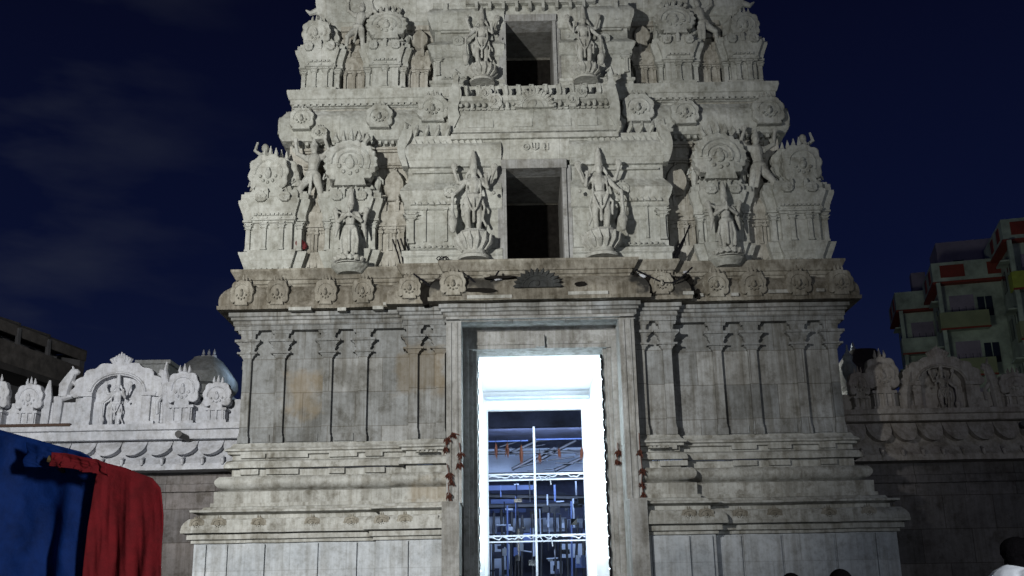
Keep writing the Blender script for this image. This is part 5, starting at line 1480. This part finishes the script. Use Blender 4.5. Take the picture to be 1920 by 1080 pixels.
# the flap of blue and the pole it is tied to
b = MB(False); a0 = Vector(hp(98, 862, TY - .26)); a1 = Vector(hp(192, 884, TY - .20))
St = thing('stall_pole', 'short red wrapped pole end with gold tape showing between the blue tarpaulin and red cloth', 'pole', tuple(hp(98, 862, TY - .12)))
b.tube([tuple(a0), tuple(a0.lerp(a1, .5)), tuple(a1)], [.018, .018, .018], 10); b.build('pole', m_redp, St, .004)
b = MB(False); p = a0.copy(); d = (a1 - a0).normalized(); b.tube([tuple(p - d * .03), tuple(p + d * .02)], .030, 10); b.build('tape', m_gold, St, 0)
b = MB(False); b.tube([tuple(a0), (a0.x - .05, TY + .30, a0.z - .1), (a0.x - .05, TY + .30, 0)], .03, 8); b.build('upright', m_rust, St, 0)
sheet('tarp_flap', 'short blue flap folded over the top of the stall pole', 'tarpaulin', [(50, 828), (80, 836), (105, 840), (130, 843), (160, 852), (184, 868)], un(120, 874, TY - .2)[1], TY - .17, m_blue, 3, .05, 1.7, .012, 0)

sheet('red_fold', 'narrow red cloth fold lying over the top of the blue tarpaulin, beside the red cloth', 'cloth', [(97, 848), (120, 850), (150, 856), (180, 861), (200, 868)], -.105, TY - .29, m_red, 4, .035, 5.5, .012, 0)

# ================================================================== PEOPLE
def person(label, x, y, z, h, rot, shirt, extra=0):
    t = thing('person', label, 'person', (x, y, z), None)
    caps = [
        ([(-.055, 0, .03), (-.058, .005, .27), (-.05, 0, .50)], [.028, .038, .058]), ([(.055, 0, .03), (.058, .005, .27), (.05, 0, .50)], [.028, .038, .058]),
        ([(-.055, -.01, .02), (-.06, .09, .014)], [.024, .017]), ([(.055, -.01, .02), (.06, .09, .014)], [.024, .017]),
        ([(0, 0, .50), (0, .0, .60), (0, .01, .72), (0, 0, .79)], [.078, .070, .082, .060]),
        ([(-.095, 0, .795), (.095, 0, .795)], [.036, .036]), ([(0, 0, .80), (0, .008, .87)], [.034, .031]),
        ([(-.11, 0, .79), (-.135, -.01, .63), (-.14, .04, .48)], [.034, .027, .018]), ([(.11, 0, .79), (.135, -.01, .63), (.14, .04, .48)], [.034, .027, .018]),
    ]
    hd = Vector((0, 0, 0)) if not extra else Vector((0, .035, -.060))
    balls = [((0, .012, .93), (.044, .055, .064)), ((0, .035, .905), (.034, .036, .040)), ((0, .072, .918), (.008, .012, .012)), ((-.053, .008, .92), (.007, .013, .018)), ((.053, .008, .92), (.007, .013, .018)),
             ((0, .065, .893), (.014, .008, .004)), ((-.017, .062, .932), (.009, .006, .005)), ((.017, .062, .932), (.009, .006, .005))]
    balls = [(tuple(Vector(c) + hd), r) for c, r in balls]
    for s in (-1, 1):
        balls.append(((s * .142, .05, .452), (.012, .022, .026)))
        for q, L_ in enumerate((.040, .046, .043, .034)):
            yy = .034 + q * .0105
            caps.append(([(s * .142, yy, .432), (s * .140, yy + .003, .432 - L_ * .55), (s * .134, yy + .006, .432 - L_)], [.0058, .0052, .004]))
        caps.append(([(s * .138, .064, .455), (s * .132, .078, .435)], [.007, .005]))
    rotm = Matrix.Rotation(rot, 4, 'Z')
    me = figure_mesh(caps, balls, 1, .0065, lambda p: p)
    me.transform(rotm @ Matrix.Scale(h, 4)); me.materials.clear(); me.materials.append(m_skin)
    ob = bpy.data.objects.new('body', me); COL.objects.link(ob); ob.parent = t
    def cloth(nm, caps, balls, mat, vx=.008):
        me = figure_mesh(caps, balls, 1, vx, lambda p: p); me.transform(rotm @ Matrix.Scale(h, 4)); me.materials.clear(); me.materials.append(mat)
        ob = bpy.data.objects.new(nm, me); COL.objects.link(ob); ob.parent = t
    cloth('shirt', [([(0, 0, .47), (0, 0, .60), (0, .01, .72), (0, 0, .785)], [.092, .084, .094, .064]), ([(-.095, 0, .790), (.095, 0, .790)], [.044, .044]), ([(-.05, -.01, .812), (.05, -.01, .812)], [.032, .032]),
                    ([(-.11, 0, .785), (-.137, -.01, .65)], [.044, .038]), ([(.11, 0, .785), (.137, -.01, .65)], [.044, .038])], ([((0, -.015, .775), (.125, .085, .075)), ((0, -.01, .825), (.055, .052, .03))] if extra else []), shirt)
    cloth('trousers', [([(-.055, 0, .05), (-.058, .005, .27), (-.045, 0, .50)], [.040, .048, .068]), ([(.055, 0, .05), (.058, .005, .27), (.045, 0, .50)], [.040, .048, .068])], [((0, 0, .50), (.09, .075, .05))], m_trou)
    hb = [((0, -.008, .948), (.051, .058, .058)), ((0, -.032, .915), (.046, .034, .045))]
    if extra: hb += [((0, -.02, .965), (.056, .056, .045)), ((-.02, -.01, .975), (.04, .04, .035)), ((.025, .0, .97), (.035, .045, .035))]
    if extra:
        rnd = random.Random(3)
        for k in range(60):
            a, b_ = rnd.uniform(2.6, 6.8), rnd.uniform(-.2, 1.4)
            hb.append(((math.cos(a) * math.cos(b_) * .050, -.012 + math.sin(a) * math.cos(b_) * .054, .95 + math.sin(b_) * .052), (.010, .010, .010)))
    hb = [(tuple(Vector(c) + hd), r) for c, r in hb]
    cloth('hair', [], hb, m_hair, .005)
    return t
def place_person(px, pyt, Y, h, rot, shirt, label, extra=0, step=None):
    x, z = un(px, pyt, Y)
    return person(label, x, Y, z - h * (1.0 if not extra else 1.01), h, rot, shirt, extra)
x, z = un(1889, 975, 7.4)
zs_ = z - 1.86 * 1.01
place_person(1889, 975, 7.4, 1.86, R(-88), m_shirt, 'person with thick black hair in a white shirt at the right edge, facing right', 1)
b = MB(False); pbox(b, x - 1.2, x + 1.6, 6.8, 8.3, 0, max(.05, zs_)); tag(b.build('stone_step', m_granite, None, .01), 'low dark stone step under the person in the white shirt', 'step')
place_person(1573, 1069, 7.8, 1.72, R(5), m_shirtd, 'person with short black hair, head just rising into frame below the tower right corner')
place_person(1482, 1076, 8.6, 1.70, R(-8), m_shirtd, 'farther person whose hair barely shows, left of the other dark head')
print('person foot z', zs_, [round(o.location.z, 2) for o in bpy.data.objects if o.name.startswith('person')])
